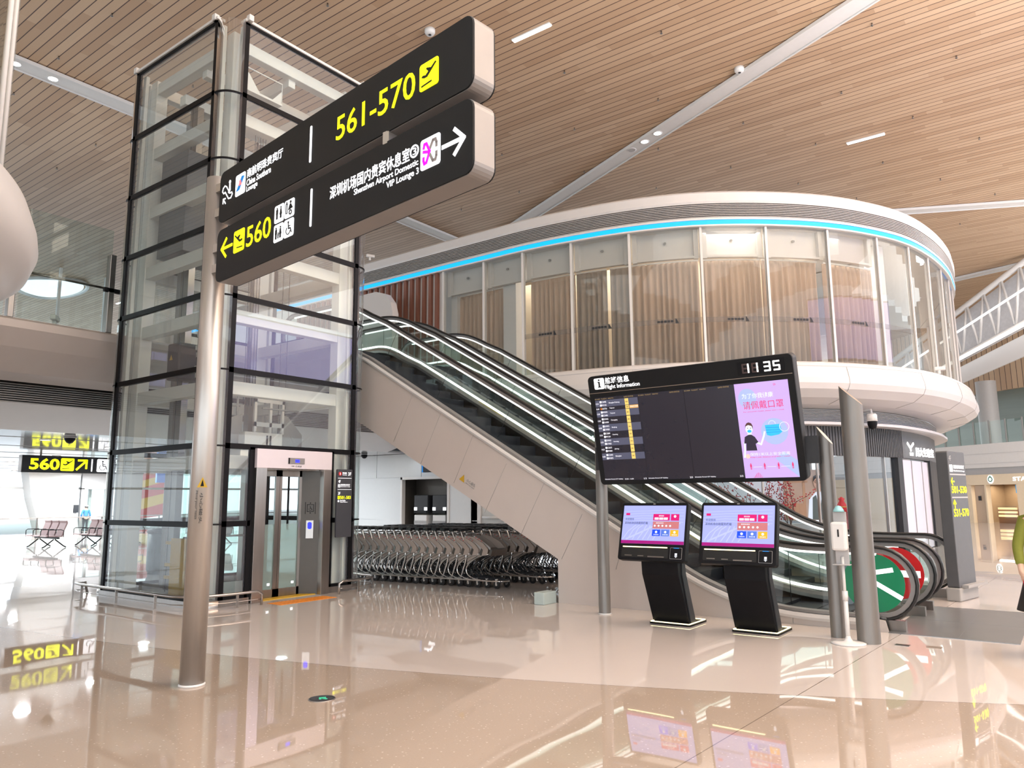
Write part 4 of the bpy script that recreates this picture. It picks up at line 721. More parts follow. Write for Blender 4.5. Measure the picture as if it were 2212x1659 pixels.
text('distance_line', '保持1米以上安全距离', fr, 2.15, .322, 2.63, .362, m_sk, ad, D+.004); text('distance_english', 'Keep a safe distance of at least 1 meter', fr, 2.15, .295, 2.63, .313, m_mag, ad, D+.004)
lay2('warm_dot', lambda b: fr.disc(b, 2.12, .32, .028, D+.002, .001), mat('dot_peach', (.8, .55, .5), .5, emit=.4, noise=.02), ad); lay2('row_of_figures', lambda b: [fig_man(fr, b, x, .155, .078, D+.003) for x in (2.143, 2.311, 2.478, 2.645)], m_mag, ad); lay2('distance_arrows', lambda b: [fr.line(b, [(x+.03, .185), (x+.135, .185)], .004, D+.003) for x in (2.143, 2.311, 2.478)], m_sk, ad)
lay2('striped_sun', lambda b: [fr.line(b, [(2.165+.012*i, .055), (2.175+.012*i, .055+.06*math.sin(PI*(i+.5)/9))], .004, D+.003, .001) for i in range(9)], m_mag, ad); text('small_logo', 'SZA', fr, 2.53, 1.16, 2.56, 1.185, m_mag, ad, D+.003)
# ================================================================== kiosks
def kiosk(yc, label, extra):
    t = thing('self_service_kiosk', label, 'kiosk', (9.3, yc-.02, 0), 0, 'self service kiosks')
    mb = MB(); mb.prism(rr(-.28, -.27, .28, .27, .03), (9.3, yc-.02+.0, 0), (0, 1, 0), (1, 0, 0), (0, 0, 1), .022); bs = mb.build('base_plate', m_black, t)
    f2 = Fr((9.3, yc-.02, .022), (0, -1, 0), (-1, 0, 0)); mb = MB(); P = [(-.26, -.25), (.26, -.25), (.26, .25), (-.26, .25), (-.26, -.25)]
    for a, b in zip(P[:-1], P[1:]): mb.tube([(9.3+a[1], yc-.02+a[0], .026), (9.3+b[1], yc-.02+b[0], .026)], .008, 6)
    mb.build('light_outline', m_warm, bs)
    side = [(9.13, .02), (8.86, .63), (8.84, .86), (8.95, .9), (9.06, .86), (9.05, .64), (9.32, .02)]
    mb = MB(); mb.prism(side, (0, yc-.25, 0), (1, 0, 0), (0, 0, 1), (0, 1, 0), .5); mb.build('stem', m_black, t, .008)
    mb = MB(); mb.prism([(9.16, .02), (9.31, .02), (9.06, .64), (9.04, .8), (8.95, .8), (8.95, .64)], (0, yc-.262, 0), (1, 0, 0), (0, 0, 1), (0, 1, 0), .012); mb.build('side_cover', m_dark, t)
    q = Vector((8.6, yc+.455, .825)); u = (Vector((8.79, yc+.455, 1.528))-q); H = u.length; fr = Fr(q, (0, -1, 0), u)
    mb = MB(); fr.rrect(mb, 0, 0, .91, H, .03, -.1, .1); hd = mb.build('head', m_black, t, .006); mb = MB(); fr.rrect(mb, .06, .03, .87, H-.05, .03, -.17, .07); mb.build('rear_housing', m_dark, t, .01)
    z0, z1 = .205, .69; m_s = mat('kiosk_screen_blue', (.1, .1, .2), .3, emit=.8, ecol=(.42, .48, 1.05), noise=.1, scale=9)
    scn = lay('screen', lambda b: fr.rect(b, .03, z0, .885, z1, .002, .002), m_s, hd)
    lay('map_pattern', lambda b: [fr.line(b, [(.05+.07*i, .26), (.12+.07*i, .36+.02*(i % 3)), (.22+.05*i, .44)], .012, .004, .001) for i in range(7)]+[fr.line(b, [(.04, .47+.035*i), (.3, .5+.03*i), (.86, .48+.04*i)], .006, .004, .001) for i in range(5)]+[fr.line(b, [(.1, .26), (.45, .42), (.82, .47)], .02, .004, .001)], mat('kiosk_map_pale', (.1, .1, .2), .4, emit=.8, ecol=(.56, .63, 1.08), noise=.02), scn)
    lay('purple_bar', lambda b: fr.rect(b, .03, z0, .885, .245, .004, .001), mat('kiosk_purple', (.22, .0, .13), .4, emit=.22, ecol=(.8, 0, .45), noise=.02), scn)
    mm = mat('tile_crimson', (.4, 0, .1), .4, emit=.4, ecol=(.85, 0, .22), noise=.02)
    [lay('crimson_tile', lambda b: fr.rect(b, *q, .006, .001), mm, scn) for q in ((.455, .5, .68, .582), (.695, .5, .805, .582), (.07, .565, .125, .593))]; lay('brown_tile', lambda b: fr.rect(b, .455, .398, .808, .488, .006, .001), mat('tile_brown', (.32, .1, .1), .4, emit=.35, ecol=(.85, .3, .35), noise=.02), scn)
    for c_, x in (((0, .05, .9), .455), ((.06, .14, .55), .577), ((.75, .35, .01), .7)): lay('action_tile', lambda b: fr.rect(b, x, .305, x+.108, .385, .006, .001), mat('tile', c_, .4, emit=.5, noise=.02), scn)
    lay('tile_icons', lambda b: [fr.rect(b, .475+.062*i, .51, .53+.062*i, .538, .008, .001) for i in range(3)]+[fr.disc(b, .75, .553, .017, .008, .001)]+[fr.disc(b, .485+.052*i, .433, .013, .008, .001) for i in range(5)]+[fr.disc(b, .51+.123*i, .355, .016, .008, .001) for i in range(3)], m_sk, scn)
    m_tx = mat('kiosk_text_slate', (.12, .15, .3), .5, emit=.15, noise=.02)
    text('welcome_text', '欢迎使用', fr, .065, .5, .185, .53, m_tx, scn, .006); text('terminal_text', '深圳机场自助服务终端', fr, .06, .45, .385, .483, m_tx, scn, .006, .01); text('tile_caption', '值机选座', fr, .53, .55, .6, .568, m_sk, scn, .008); text('tile_caption', '航班动态查询', fr, .5, .46, .6, .476, m_sk, scn, .008)
    for i, s_ in enumerate(('行程查询', '机场交通', '登机指引')): text('tile_caption', s_, fr, .475+.123*i, .315, .545+.123*i, .33, m_sk, scn, .008)
    lay('light_bar', lambda b: fr.rrect(b, .065, .158, .675, .17, .005, .002, .006), m_warm, hd); lay('slot_recess', lambda b: fr.rrect(b, .05, .035, .69, .152, .01, .001, .002), mat('slot_black', (.004, .004, .004), .6, noise=.05), hd); lay('slot_tray', lambda b: [fr.rect(b, .1, .05, .2, .062, .003, .004), fr.rect(b, .28, .048, .36, .06, .003, .004), fr.rect(b, .42, .04, .64, .055, .003, .006)], m_ssd, hd)
    rd = lay('card_reader', lambda b: fr.rrect(b, .715, .03, .87, .168, .008, .002, .002), m_grey, hd); lay('reader_face', lambda b: fr.rrect(b, .719, .034, .866, .164, .007, .004, .002), m_black, rd); lay('reader_light', lambda b: fr.rect(b, .76, .158, .83, .166, .007, .002), m_sky, rd); lay('reader_arrow', lambda b: [fr.rect(b, .78, .07, .81, .1, .007, .001), fr.plate(b, [(.775, .065), (.815, .065), (.795, .045)], .007, .001)], m_sk, rd)
    lay('camera_dot', lambda b: fr.rect(b, .44, H-.022, .47, H-.012, .001, .002), m_grey, hd)
    return t
kiosk(4.32, 'black self-service kiosk, the left one of the pair, nearer the board\'s left pole', 0); kiosk(3.235, 'black self-service kiosk, the right one of the pair, nearer the slanted poles', 1)
# ================================================================== slanted pole, sanitiser, floor bits
t = thing('round_steel_post', 'tall round steel post with slanted top beside the white sanitiser stand', 'post', (9.19, 2.0, 0)); pole(9.19, 2.0, .12, 2.74, t, 'shaft', 1.0)
t = thing('hand_sanitiser_stand', 'white automatic hand sanitiser dispenser on a round-based stand', 'sanitiser dispenser', (9.0, 2.17, 0))
MB().lathe([(0, 0), (.175, 0), (.18, .012), (.15, .022), (.05, .03), (.03, .06), (.022, .09)], (9.0, 2.17, 0), 40).build('base', m_whitep, t); MB().tube([(9.0, 2.17, .03), (9.0, 2.17, .5)], .024, 16).build('lower_tube', m_whitep, t); MB().tube([(9.0, 2.17, .48), (9.0, 2.17, .93)], .016, 14).build('upper_tube', m_whitep, t); MB().tube([(9.0, 2.17, .46), (9.0, 2.17, .56)], .03, 16).build('collar', m_whitep, t)
MB().box((9.0, 2.1, .84), (9.015, 2.24, 1.42)).build('backplate', m_lv, t, .005); MB().box((8.92, 2.08, .84), (9.01, 2.26, .85)).build('drip_tray', m_lv, t, .004)
dsp = MB().box((8.88, 2.09, 1.0), (9.0, 2.25, 1.31)).build('dispenser', m_whitep, t, .025); MB().box((8.876, 2.16, 1.15), (8.882, 2.175, 1.23)).build('window_slot', m_black, dsp); MB().lathe([(0, .07), (.03, .06), (.055, .02), (.06, 0), (0, 0)], (8.98, 2.17, 1.42), 20).build('refill_cap', mat('cap_teal', (.3, .6, .65), .4, noise=.05), t)
t = thing('floor_direction_disc', 'small dark round exit disc with green arrow set in the foreground floor', 'floor marker', (4.195, 5.087, 0)); MB().lathe([(0, .004), (.095, .004), (.1, 0)], (4.195, 5.087, 0), 32).build('disc', m_dark, t)
fl = Fr((4.195, 5.087, .004), (.6, -.8, 0), (.8, .6, 0)); lay('green_arrow', lambda b: arrow(fl, b, .01, 0, .07, 2.6, .018, 0), mat('arrow_green', (.05, .5, .3), .5, emit=.3, noise=.02), t); MB().lathe([(.1, 0), (.107, 0), (.107, .005), (.1, .005)], (4.195, 5.087, 0), 32).build('rim', m_ss, t)
for nm, c, l in (('floor_outlet', (9.23, 1.68), 'grey flush floor outlet plate near the round steel post'), ('floor_outlet', (9.29, 1.385), 'brass coloured flush floor outlet plate near the round steel post')):
    tag(MB().box((c[0]-.05, c[1]-.07, 0), (c[0]+.05, c[1]+.07, .005)).build(nm, m_ssd if 'grey' in l else m_bronze), l, 'floor outlet')
# ================================================================== escalators
def esc_path():
    P = [(13.55, 5.67)]
    P += [(12.45, 5.67), (12.1, 5.655), (11.75, 5.59), (11.4, 5.46), (11.05, 5.28)]
    P = [Vector((0, a, b)) for a, b in P]; P = spline(P, 4)
    y = 10.6
    line = lambda y: 2.39+.578*(y-5.963)
    mid = [Vector((0, y_, line(y_))) for y_ in (10.6, 9, 7, 5.5, 4.6)]
    low = spline([Vector((0, 4.3, line(4.3))), Vector((0, 3.95, 1.235)), Vector((0, 3.55, 1.085)), Vector((0, 3.15, 1.0)), Vector((0, 2.75, .972)), Vector((0, 2.05, .97))], 4)
    return P+mid+low
HP = esc_path()
def offs(P, d):
    out = []
    for i, p in enumerate(P):
        t = (P[min(i+1, len(P)-1)]-P[max(i-1, 0)]).normalized(); n = t.cross(Vector((1, 0, 0))); out.append(p-n*d)
    return out
R_N = .42
low_n = [Vector((0, 2.05-R_N*math.sin(a), .55+R_N*math.cos(a))) for a in [PI*k/14 for k in range(1, 15)]]
top_n = [Vector((0, 13.55+R_N*math.sin(a), 5.25+R_N*math.cos(a))) for a in [PI*k/14 for k in range(14, 0, -1)]]
RAIL = [Vector((0, 13.3, 4.83))]+top_n+HP+low_n+[Vector((0, 2.35, .13))]
CORE = top_n[-1:]+HP
m_step = mat('step_black', (.008, .009, .014), .5, noise=.2, spec=.15)
m_green2 = m_green
SEAMS = (((9.72, 3.60), (10.25, 2.67)), ((9.04, 3.16), (9.54, 2.23)), ((8.26, 2.76), (8.74, 1.87)), ((7.58, 2.17), (8.05, 1.36)), ((6.80, 1.88), (7.33, 0.96)), ((6.13, 1.35), (6.52, 0.66)), ((5.45, 0.89), (5.57, 0.55)), )
def escalator(x0, x1, label, disc):
    t = thing('escalator', label, 'escalator', ((x0+x1)/2, 4, 0), 0, 'escalators up to the lounge level')
    sd = Vector((1, 0, 0))
    deck = offs(HP, .78)
    for k, x in enumerate((x0+.14, x1-.14)):
        P = [p+Vector((x, 0, 0)) for p in RAIL]
        bl = MB(); q = [(p.y, p.z) for p in offs(RAIL, .05)]; dk = [(p.y, p.z) for p in deck]
        bl.prism(q[1:-1]+[(2.3, .2)]+[d for d in dk[::-1]], (x-.006, 0, 0), (0, 1, 0), (0, 0, 1), (1, 0, 0), .012); g = bl.build('glass_balustrade', m_glassg, t)
        mb = MB(); mb.sweep(P, [(-.04, -.012), (-.042, .012), (-.025, .025), (.025, .025), (.042, .012), (.04, -.012)], sd, smooth=True); mb.build('handrail', m_rub, t)
        mb = MB(); mb.sweep([p+Vector((x, 0, 0)) for p in offs(RAIL, .035)], [(-.025, -.03), (-.025, .02), (.025, .02), (.025, -.03)], sd); mb.build('rail_profile', m_rim, t)
        mb = MB(); mb.sweep([p+Vector((x, 0, 0)) for p in offs(HP, .082)], [(-.018, -.012), (-.018, .012), (.018, .012), (.018, -.012)], sd); mb.build('upper_light_strip', m_led, t)
        s = 1 if k == 0 else -1
        mb = MB(); mb.sweep([p+Vector((x+s*.125, 0, 0)) for p in offs(HP, .69 if k else .9)], [(-.012, -.02), (-.012, .02), (.012, .02), (.012, -.02)], sd); mb.build('lower_light_strip', m_led, t)
        mb = MB(); mb.sweep([p+Vector((x+s*.085, 0, 0)) for p in offs(HP, .78 if k else .85)], [(-.07, .0), (-.05, .05), (.045, .01), (.07, -.3), (.05, -.3), (-.07, -.05)], sd); mb.build('inner_skirt', m_ss, t)
        mb = MB(); mb.sweep([p+Vector((x-s*.07, 0, 0)) for p in offs(HP, .8)], [(-.07, -.02), (-.07, .015), (.07, .015), (.07, -.02)], sd); mb.build('outer_deck', m_rim, t)
        seams = MB(); A = offs(HP, .06); B = offs(HP, .74)
        acc = 0
        for i in range(1, len(HP)):
            pass
        for y_ in (3.1, 4.7, 6.1, 7.5, 8.9, 10.3, 12.2):
            zc = 2.39+.578*(y_-5.963) if 4.2 < y_ < 11 else (.97 if y_ < 4 else 5.67); n_ = Vector((0, .5, -.866)) if 4.2 < y_ < 11 else Vector((0, 0, -1)); c0 = Vector((x, y_, zc))
            seams.tube([c0+n_*.06, c0+n_*.75], .005, 4)
        seams.build('glass_joints', m_dark, g)
    path = offs(HP, .86); T = [0.]
    for a, b in zip(path[:-1], path[1:]): T.append(T[-1]+(b-a).length)
    st = MB(); st.box((-.5, 0, 0), (.5, .4, .035)); st.box((-.5, 0, -.2), (.5, .03, 0)); s0 = None; k = 0; d = .2
    while d < T[-1]-.3:
        i = max(j for j in range(len(T)) if T[j] <= d); f = (d-T[i])/(T[i+1]-T[i]); p = path[i].lerp(path[i+1], f)
        if s0 is None: s0 = st.build('step', m_step, t, local=True); o = s0
        else: o = s0.copy(); COL.objects.link(o); o.parent = t; WM[o.name] = WM[t.name]
        o.location = Vector(((x0+x1)/2, p.y, p.z-.035))-Vector(((x0+x1)/2, 4, 0)); d += .4; k += 1
    # clad truss
    top = [(p.y, p.z) for p in offs(HP, .83)]
    lowc = [(1.95, .0), (6.59, 0), (6.59, .66), (11.15, 3.07), (12.7, 3.75), (14.45, 3.85), (14.45, 4.8)]
    mb = MB(); mb.prism([(14.45, 4.82)]+top+[(1.98, .13), (1.95, 0)]+lowc[1:-1], (x0, 0, 0), (0, 1, 0), (0, 0, 1), (1, 0, 0), .03)
    mb.prism([(14.45, 4.82)]+top+[(1.98, .13), (1.95, 0)]+lowc[1:-1], (x1-.03, 0, 0), (0, 1, 0), (0, 0, 1), (1, 0, 0), .03)
    for a, b in zip(lowc[1:-2], lowc[2:-1]): mb.prism([(a[0], a[1]), (b[0], b[1]), (b[0]-.02, b[1]+.04), (a[0]-.02, a[1]+.04)], (x0+.03, 0, 0), (0, 1, 0), (0, 0, 1), (1, 0, 0), x1-x0-.06)
    cl = mb.build('truss_cladding', m_clad, t)
    mb = MB(); mb.sweep([p+Vector((x0+.0, 0, 0)) for p in offs(HP, .87)], [(-.02, -.035), (-.035, 0), (-.02, .035), (.03, .05), (.03, -.035)], sd); mb.build('white_edge_trim', m_white, t)
    mb = MB()
    for (ya, za), (yb, zb) in SEAMS: mb.tube([(x0-.002, ya, za), (x0-.002, yb, zb)], .003, 4)
    for y_ in (2.4, 3.05, 3.7): mb.tube([(x0-.002, y_, .14), (x0-.002, y_, .01)], .003, 4)
    mb.build('cladding_joints', m_grey, cl)
    if disc == 'go':
        f = Fr((x0+.13, 0, 0), (0, -1, 0), (0, 0, 1)); mb = MB(); f.disc(mb, -2.1, .55, .345, 0, .006, n=40); dd = mb.build('green_entry_disc', m_green, t); mb = MB(); f.line(mb, [(-1.81, .39), (-2.2, .62)], .055, .007, .002); f.line(mb, [(-1.89, .71), (-2.2, .65), (-2.3, .36)], .055, .007, .002); mb.build('pale_arrow', m_lit, dd)
        for k in range(4): mb = MB(); f.disc(mb, -2.385, .715-.13*k, .05, 0, .004, n=20); mb.build('safety_sticker', mat('sticker_slate', (.2, .27, .33), .5, noise=.2, scale=30), t)
    if disc == 'stop':
        f = Fr((x0-.47, 0, 0), (0, -1, 0), (0, 0, 1))
    mb = MB(); mb.box((x0+.05, 2.0, 0), (x1-.05, 3.4, .012)); mb.build('comb_plate', m_ssd, t)
    for x in (x0+.14, x1-.14): MB().box((x-.06, 1.98, 0), (x+.06, 2.5, .16)).box((x-.05, 1.78, 0), (x+.05, 2.0, .13)).build('newel_base', m_ssd, t)
    return t
e1 = escalator(9.98, 11.66, 'nearer escalator with green go disc and pale clad side', 'go')
e2 = escalator(12.05, 13.95, 'farther escalator with red no entry disc, behind the green-disc one', 'none')
f = Fr((11.5, 0, 0), (0, -1, 0), (0, 0, 1)); mb = MB(); f.disc(mb, -2.1, .55, .345, 0, .006, n=40); dd = mb.build('red_no_entry_disc', m_red, e1); mb = MB(); f.rect(mb, -2.4, .5, -1.8, .59, .007, .002); mb.build('pale_bar', m_lit, dd)
m_not = mat('notice_yellow', (.62, .47, .08), .5, noise=.05)
for x, y_ in ((11.4, 9.0), (11.4, 4.95)):
    z = 2.39+.578*(y_-5.963)-.88; fq = Fr((x, y_+.35, z+.2), (0, -.866, -.5), (0, -.5, .866)); mb = MB(); fq.rect(mb, 0, -.04, .7, .04, 0, .003); g = mb.build('yellow_notice', m_not, e1); text('notice_text', '请站稳扶好 禁止打闹', fq, .04, -.025, .66, .025, m_dark, g, .004)
vf = Fr((9.975, 8.55, 2.05), (0, -.866, -.5), (0, -.5, .866)); mb = MB(); vf.plate(mb, [(.0, -.13), (.13, -.13), (.065, -.01)], 0, .003); g = mb.build('caution_triangle', m_yellowp, e1); text('caution_text', '小心碰头', vf, .16, -.09, .38, -.03, m_grey, e1, .001); text('caution_english', 'Mind your head', vf, .16, -.125, .38, -.105, m_grey, e1, .001)
tag(MB().box((9.62, 6.62, 0), (9.97, 6.8, .18)).build('small_box', mat('box_teal', (.45, .55, .55), .5, noise=.1), None, .01), 'small pale teal box at the foot of the escalator side, by the trolleys', 'box')
tag(MB().box((9.95, .66, 0), (12.6, 1.95, .008)).box((9.95, 1.24, .008), (12.6, 1.245, .009)).box((11.2, .66, .008), (11.205, 1.95, .009)).build('floor_plate', mat('landing_steel', (.27, .28, .29), .3, metal=.6, noise=.15, scale=2)), 'big grey metal landing plate at the escalators\' foot', 'landing plate')
# ================================================================== luggage trolleys
TM = {'panel': mat('trolley_panel_beige', (.46, .40, .36), .4, noise=.08), 'basket': m_ssd, 'red': mat('faded_red', (.5, .2, .17), .5, noise=.1)}
def trolley():
    t = thing('luggage_trolley', 'x', 'luggage trolley', (0, 0, 0))
    for s in (-1, 1): MB().tube(spline([(.0, s*.262, 1.0), (.06, s*.262, .86), (.125, s*.262, .66), (.125, s*.262, .48), (.06, s*.262, .3), (-.02, s*.255, .13)], 4), .016, 8).build('rear_leg_tube', m_chrome, t, local=True)
    mb = MB()
    for s in (-1, 1):
        mb.tube(spline([(.64, s*.21, .6), (.42, s*.23, .55), (.22, s*.245, .44), (.13, s*.25, .33), (.17, s*.25, .22), (.34, s*.24, .155), (.62, s*.2, .13), (.86, s*.12, .13)], 4), .014, 8)
    mb.tube(spline([(.86, -.12, .13), (.93, 0, .13), (.86, .12, .13)], 4), .014, 8); mb.build('base_frame', m_chrome, t, local=True)
    mb = MB()
    for k in range(4): mb.tube([(.2+.16*k, -.22, .17), (.2+.16*k, .22, .17)], .008, 6)
    for y in (-.1, 0, .1): mb.tube([(.12, y, .33), (.3, y, .18), (.85, y, .14)], .008, 6)
    for y in (-.2, -.1, 0, .1, .2): mb.tube(spline([(.6, y, .56), (.3, y, .42), (.18, y, .3), (.25, y, .19)], 3), .007, 5)
    mb.build('luggage_rack', m_dark, t, local=True)
    m_pan = TM['panel']; m_bk = TM['basket']
    for s in (-1, 1):
        mb = MB(); mb.prism([(.07, .93), (.3, .895), (.55, .79), (.66, .69), (.64, .6), (.42, .56), (.23, .45), (.14, .36), (.13, .62)], (0, s*.236, 0), (1, 0, 0), (0, 0, 1), (0, 1, 0), .006); mb.build('side_panel', m_pan, t, local=True)
    mb = MB(); mb.prism([(.3, .93), (.62, .78), (.72, .72), (.7, .68), (.56, .8), (.3, .9)], (0, -.231, 0), (1, 0, 0), (0, 0, 1), (0, 1, 0), .006); sg = mb.build('side_sign', m_lv, t, local=True)
    f_ = Fr((0, -.232, 0), (1, 0, 0), (0, 0, 1)); mb = MB()
    for dx, dz in ((.36, .9), (.44, .875), (.4, .865), (.5, .84)): f_.disc(mb, dx, dz-.005, .022, 0, .002, n=10, ry=.012)
    mb.build('red_marks', TM['red'], sg, local=True)
    mb = MB(); mb.prism([(.64, .6), (.7, .7), (.74, .68), (.7, .57)], (0, -.21, 0), (1, 0, 0), (0, 0, 1), (0, 1, 0), .42)
    mb.build('basket_front', m_bk, t, local=True); MB().tube([(.1, -.24, .95), (.1, .24, .95)], .008, 6).build('cross_bar', m_chrome, t, local=True)
    mb = MB(); mb.tube([(-.02, -.28, 1.03), (-.02, .28, 1.03)], .02, 8); mb.box((-.08, -.27, 1.0), (.04, -.1, 1.05)).box((-.08, .1, 1.0), (.04, .27, 1.05)).box((-.04, -.06, 1.01), (.12, .06, 1.04)); mb.build('handle', m_rub, t, local=True)
    for x, s in ((-.02, -1), (-.02, 1), (.78, -.55), (.78, .55)):
        c = Vector((x, s*.25, .07)); mb = MB(); mb.cyl(c+Vector((0, -.014, 0)), c+Vector((0, .014, 0)),   .07, 14); w = mb.build('wheel', m_rub, t, local=True)
        mb = MB(); mb.box(c+Vector((-.02, -.022, .0)), c+Vector((.02, -.015, .1))).box(c+Vector((-.02, .015, .0)), c+Vector((.02, .022, .1))).cyl(c+Vector((0, -.018, 0)), c+Vector((0, .018, 0)), .022, 10); mb.build('fork', m_chrome, w, local=True)
    return t
tr = trolley(); first = True
ORD = ['first', 'second', 'third', 'fourth', 'fifth', 'sixth', 'seventh', 'eighth', 'ninth', 'tenth', 'eleventh', 'twelfth', 'thirteenth', 'fourteenth', 'fifteenth', 'sixteenth']
for row, (xc, y0, n) in enumerate(((11.07, 9.27, 16), (12.12, 9.0, 16), (13.2, 8.7, 16))):
    for k in range(n):
        lab = '%s luggage trolley from the right end of the %s nested row' % (ORD[k], ('front', 'middle', 'back')[row]); grp = 'nested luggage trolleys, %s row' % ('front', 'middle', 'back')[row]
        y = y0+.205*k; loc = (xc-.085*(y-y0), y, 0); rz = -PI/2-.07
        if first: tr.location = loc; tr.rotation_euler = (0, 0, rz); tr['label'] = lab; tr['group'] = grp; first = False
        else: dup(tr, loc, rz, lab, grp)
# ================================================================== shop goods, totem, far side
def flat_at(s, d, z): return at(s, d, z)
def sfr(s, d, z):
    p = at(s, d, z); q = at(s+.2, d, z); return Fr(p, (q-p), (0, 0, 1))
t = thing('shop_logo_sign', 'lit white shop name with a winged emblem on the dark fascia', 'sign', tuple(at(31.3, -.9, 3.0))); f = sfr(30.85, -.9, 2.92)
lay('emblem', lambda b: [f.line(b, [(.0, .16), (.22, .03), (.5, .17)], .07, 0, .02), f.line(b, [(.22, .03), (.25, -.04)], .08, 0, .02), f.rect(b, .15, -.19, .42, -.1, 0, .02)], m_led, t); text('shop_name', '周大生珠宝', f, .66, -.2, 2.3, .08, m_led, t, 0, .03, .02)
t = thing('wall_hanging_text', 'lit white character sign glimpsed behind the information board', 'sign', tuple(at(19.66, -.9, 3.0))); f = sfr(19.5, -.925, 2.9); text('character', '老', f, 0, .0, .34, .37, m_led, t, 0, .02, .02)
for k, (s, w, z0, z1) in enumerate(((25.6, 1.3, .95, 2.3), (28.15, .6, .6, 2.45))):
    t = thing('poster', ('large shop poster of a man in glasses and grey waistcoat', 'pale blue poster in the shop window')[k], 'poster', tuple(at(s, -1.6, z0))); f = sfr(s, -1.6, 0)
    lay('backing', lambda b: f.rect(b, 0, z0, w, z1, 0, .02), mat('poster_back', ((.5, .38, .3), (.45, .62, .72))[k], .5, noise=.25, scale=3), t)
    if k == 0:
        lay('shelf', lambda b: [f.rect(b, 0, 1.95, .7, 2.0, .02, .01), f.rect(b, .55, 1.0, .62, 2.3, .02, .01), f.rect(b, .0, 1.0, .55, 1.4, .02, .01)], m_wood, t)
        lay('man_face', lambda b: [f.disc(b, 1.0, 1.95, .13, .03, .01, ry=.18), f.rect(b, .93, 1.7, 1.07, 1.85, .03, .01)], mat('poster_skin', (.6, .4, .3), .6, noise=.05), t); lay('man_hair', lambda b: f.plate(b, [(.86, 1.97), (.88, 2.12), (1.0, 2.17), (1.13, 2.1), (1.14, 1.97), (1.08, 2.06), (.93, 2.06)], .04, .01), m_dark, t)
        lay('man_shirt', lambda b: f.plate(b, [(.65, .97), (.72, 1.5), (.95, 1.72), (1.08, 1.72), (1.28, 1.5), (1.3, .97)], .03, .01), m_sk, t); lay('man_waistcoat', lambda b: [f.plate(b, [(.78, .97), (.82, 1.55), (.92, 1.62), (1.0, 1.25), (1.0, .97)], .04, .01), f.plate(b, [(1.02, .97), (1.02, 1.25), (1.1, 1.62), (1.2, 1.52), (1.22, .97)], .04, .01)], mat('waistcoat', (.1, .14, .14), .6, noise=.1), t); lay('man_glasses', lambda b: [f.ring(b, .95, 1.97, .035, .008, .045), f.ring(b, 1.05, 1.97, .035, .008, .045)], m_black, t)
m_blos = mat('blossom_red', (.4, .01, .02), .6, noise=.2); m_br = mat('branch_brown', (.08, .04, .03), .7, noise=.2)
for k, (s, d, h) in enumerate(((24.3, -1.5, 2.2), (25.0, -1.35, 2.2), (25.6, -1.35, 2.0))):
    b0 = at(s, d, .75); t = thing('blossom_branches', 'red blossom branches in the shop window, %s cluster' % ('left', 'middle', 'right')[k], 'flowers', tuple(b0), 0, 'red blossom branches')
    br = MB(); bl = MB(); rnd = random.Random(k+3)
    for j in range(6):
        P = [b0]; d_ = Vector((rnd.uniform(-.3, .3), rnd.uniform(-.6, .6), 1)).normalized()
        for i in range(8): d_ = (d_+Vector((rnd.uniform(-.2, .2), rnd.uniform(-.35, .35), rnd.uniform(-.1, .15)))).normalized(); P.append(P[-1]+d_*(h-.75)/8)
        br.tube(P, [.012-.001*i for i in range(9)], 5)
        for i in range(2, 9):
            for q in range(5): c = P[i]+Vector((rnd.uniform(-.05, .05), rnd.uniform(-.07, .07), rnd.uniform(-.07, .07))); bl.lathe([(0, -.022), (.022, 0), (0, .022)], tuple(c), 5)
    br.build('branches', m_br, t); bl.build('petals', m_blos, t); MB().lathe([(0, -.25), (.08, -.25), (.1, 0), (.06, .02), (0, .02)], tuple(b0), 16).build('vase', m_whitep, t)
t = thing('display_counter', 'white glass-topped shop counter behind the escalators', 'counter', tuple(at(26, -2.2, 0)))
mb = MB(); ribbon(mb, 24.5, 27.6, rc(-2.6, -2.1, 0, .85), .3); mb.build('base', m_whitep, t); mb = MB(); ribbon(mb, 24.5, 27.6, rc(-2.6, -2.1, .86, 1.05), .3); mb.build('glass_top', m_shopg, t)
t = thing('jewellery_stand', 'small red and gold ornament standing on a shop plinth', 'ornament', tuple(at(27.8, -1.5, 1.15))); MB().lathe([(.0, 0), (.13, 0), (.12, .2), (.06, .3), (.09, .36), (0, .42)], tuple(at(27.8, -1.5, 1.15)), 16).build('figure', m_red, t); MB().lathe([(.07, .1), (.14, .14), (.07, .2)], tuple(at(27.8, -1.5, 1.15)), 16).build('gold_band', m_not, t); MB().lathe([(0, -1.15), (.15, -1.15), (.15, 0), (0, 0)], tuple(at(27.8, -1.5, 1.15)), 16).build('plinth', mat('plinth_maroon', (.2, .03, .03), .5, noise=.1), t)
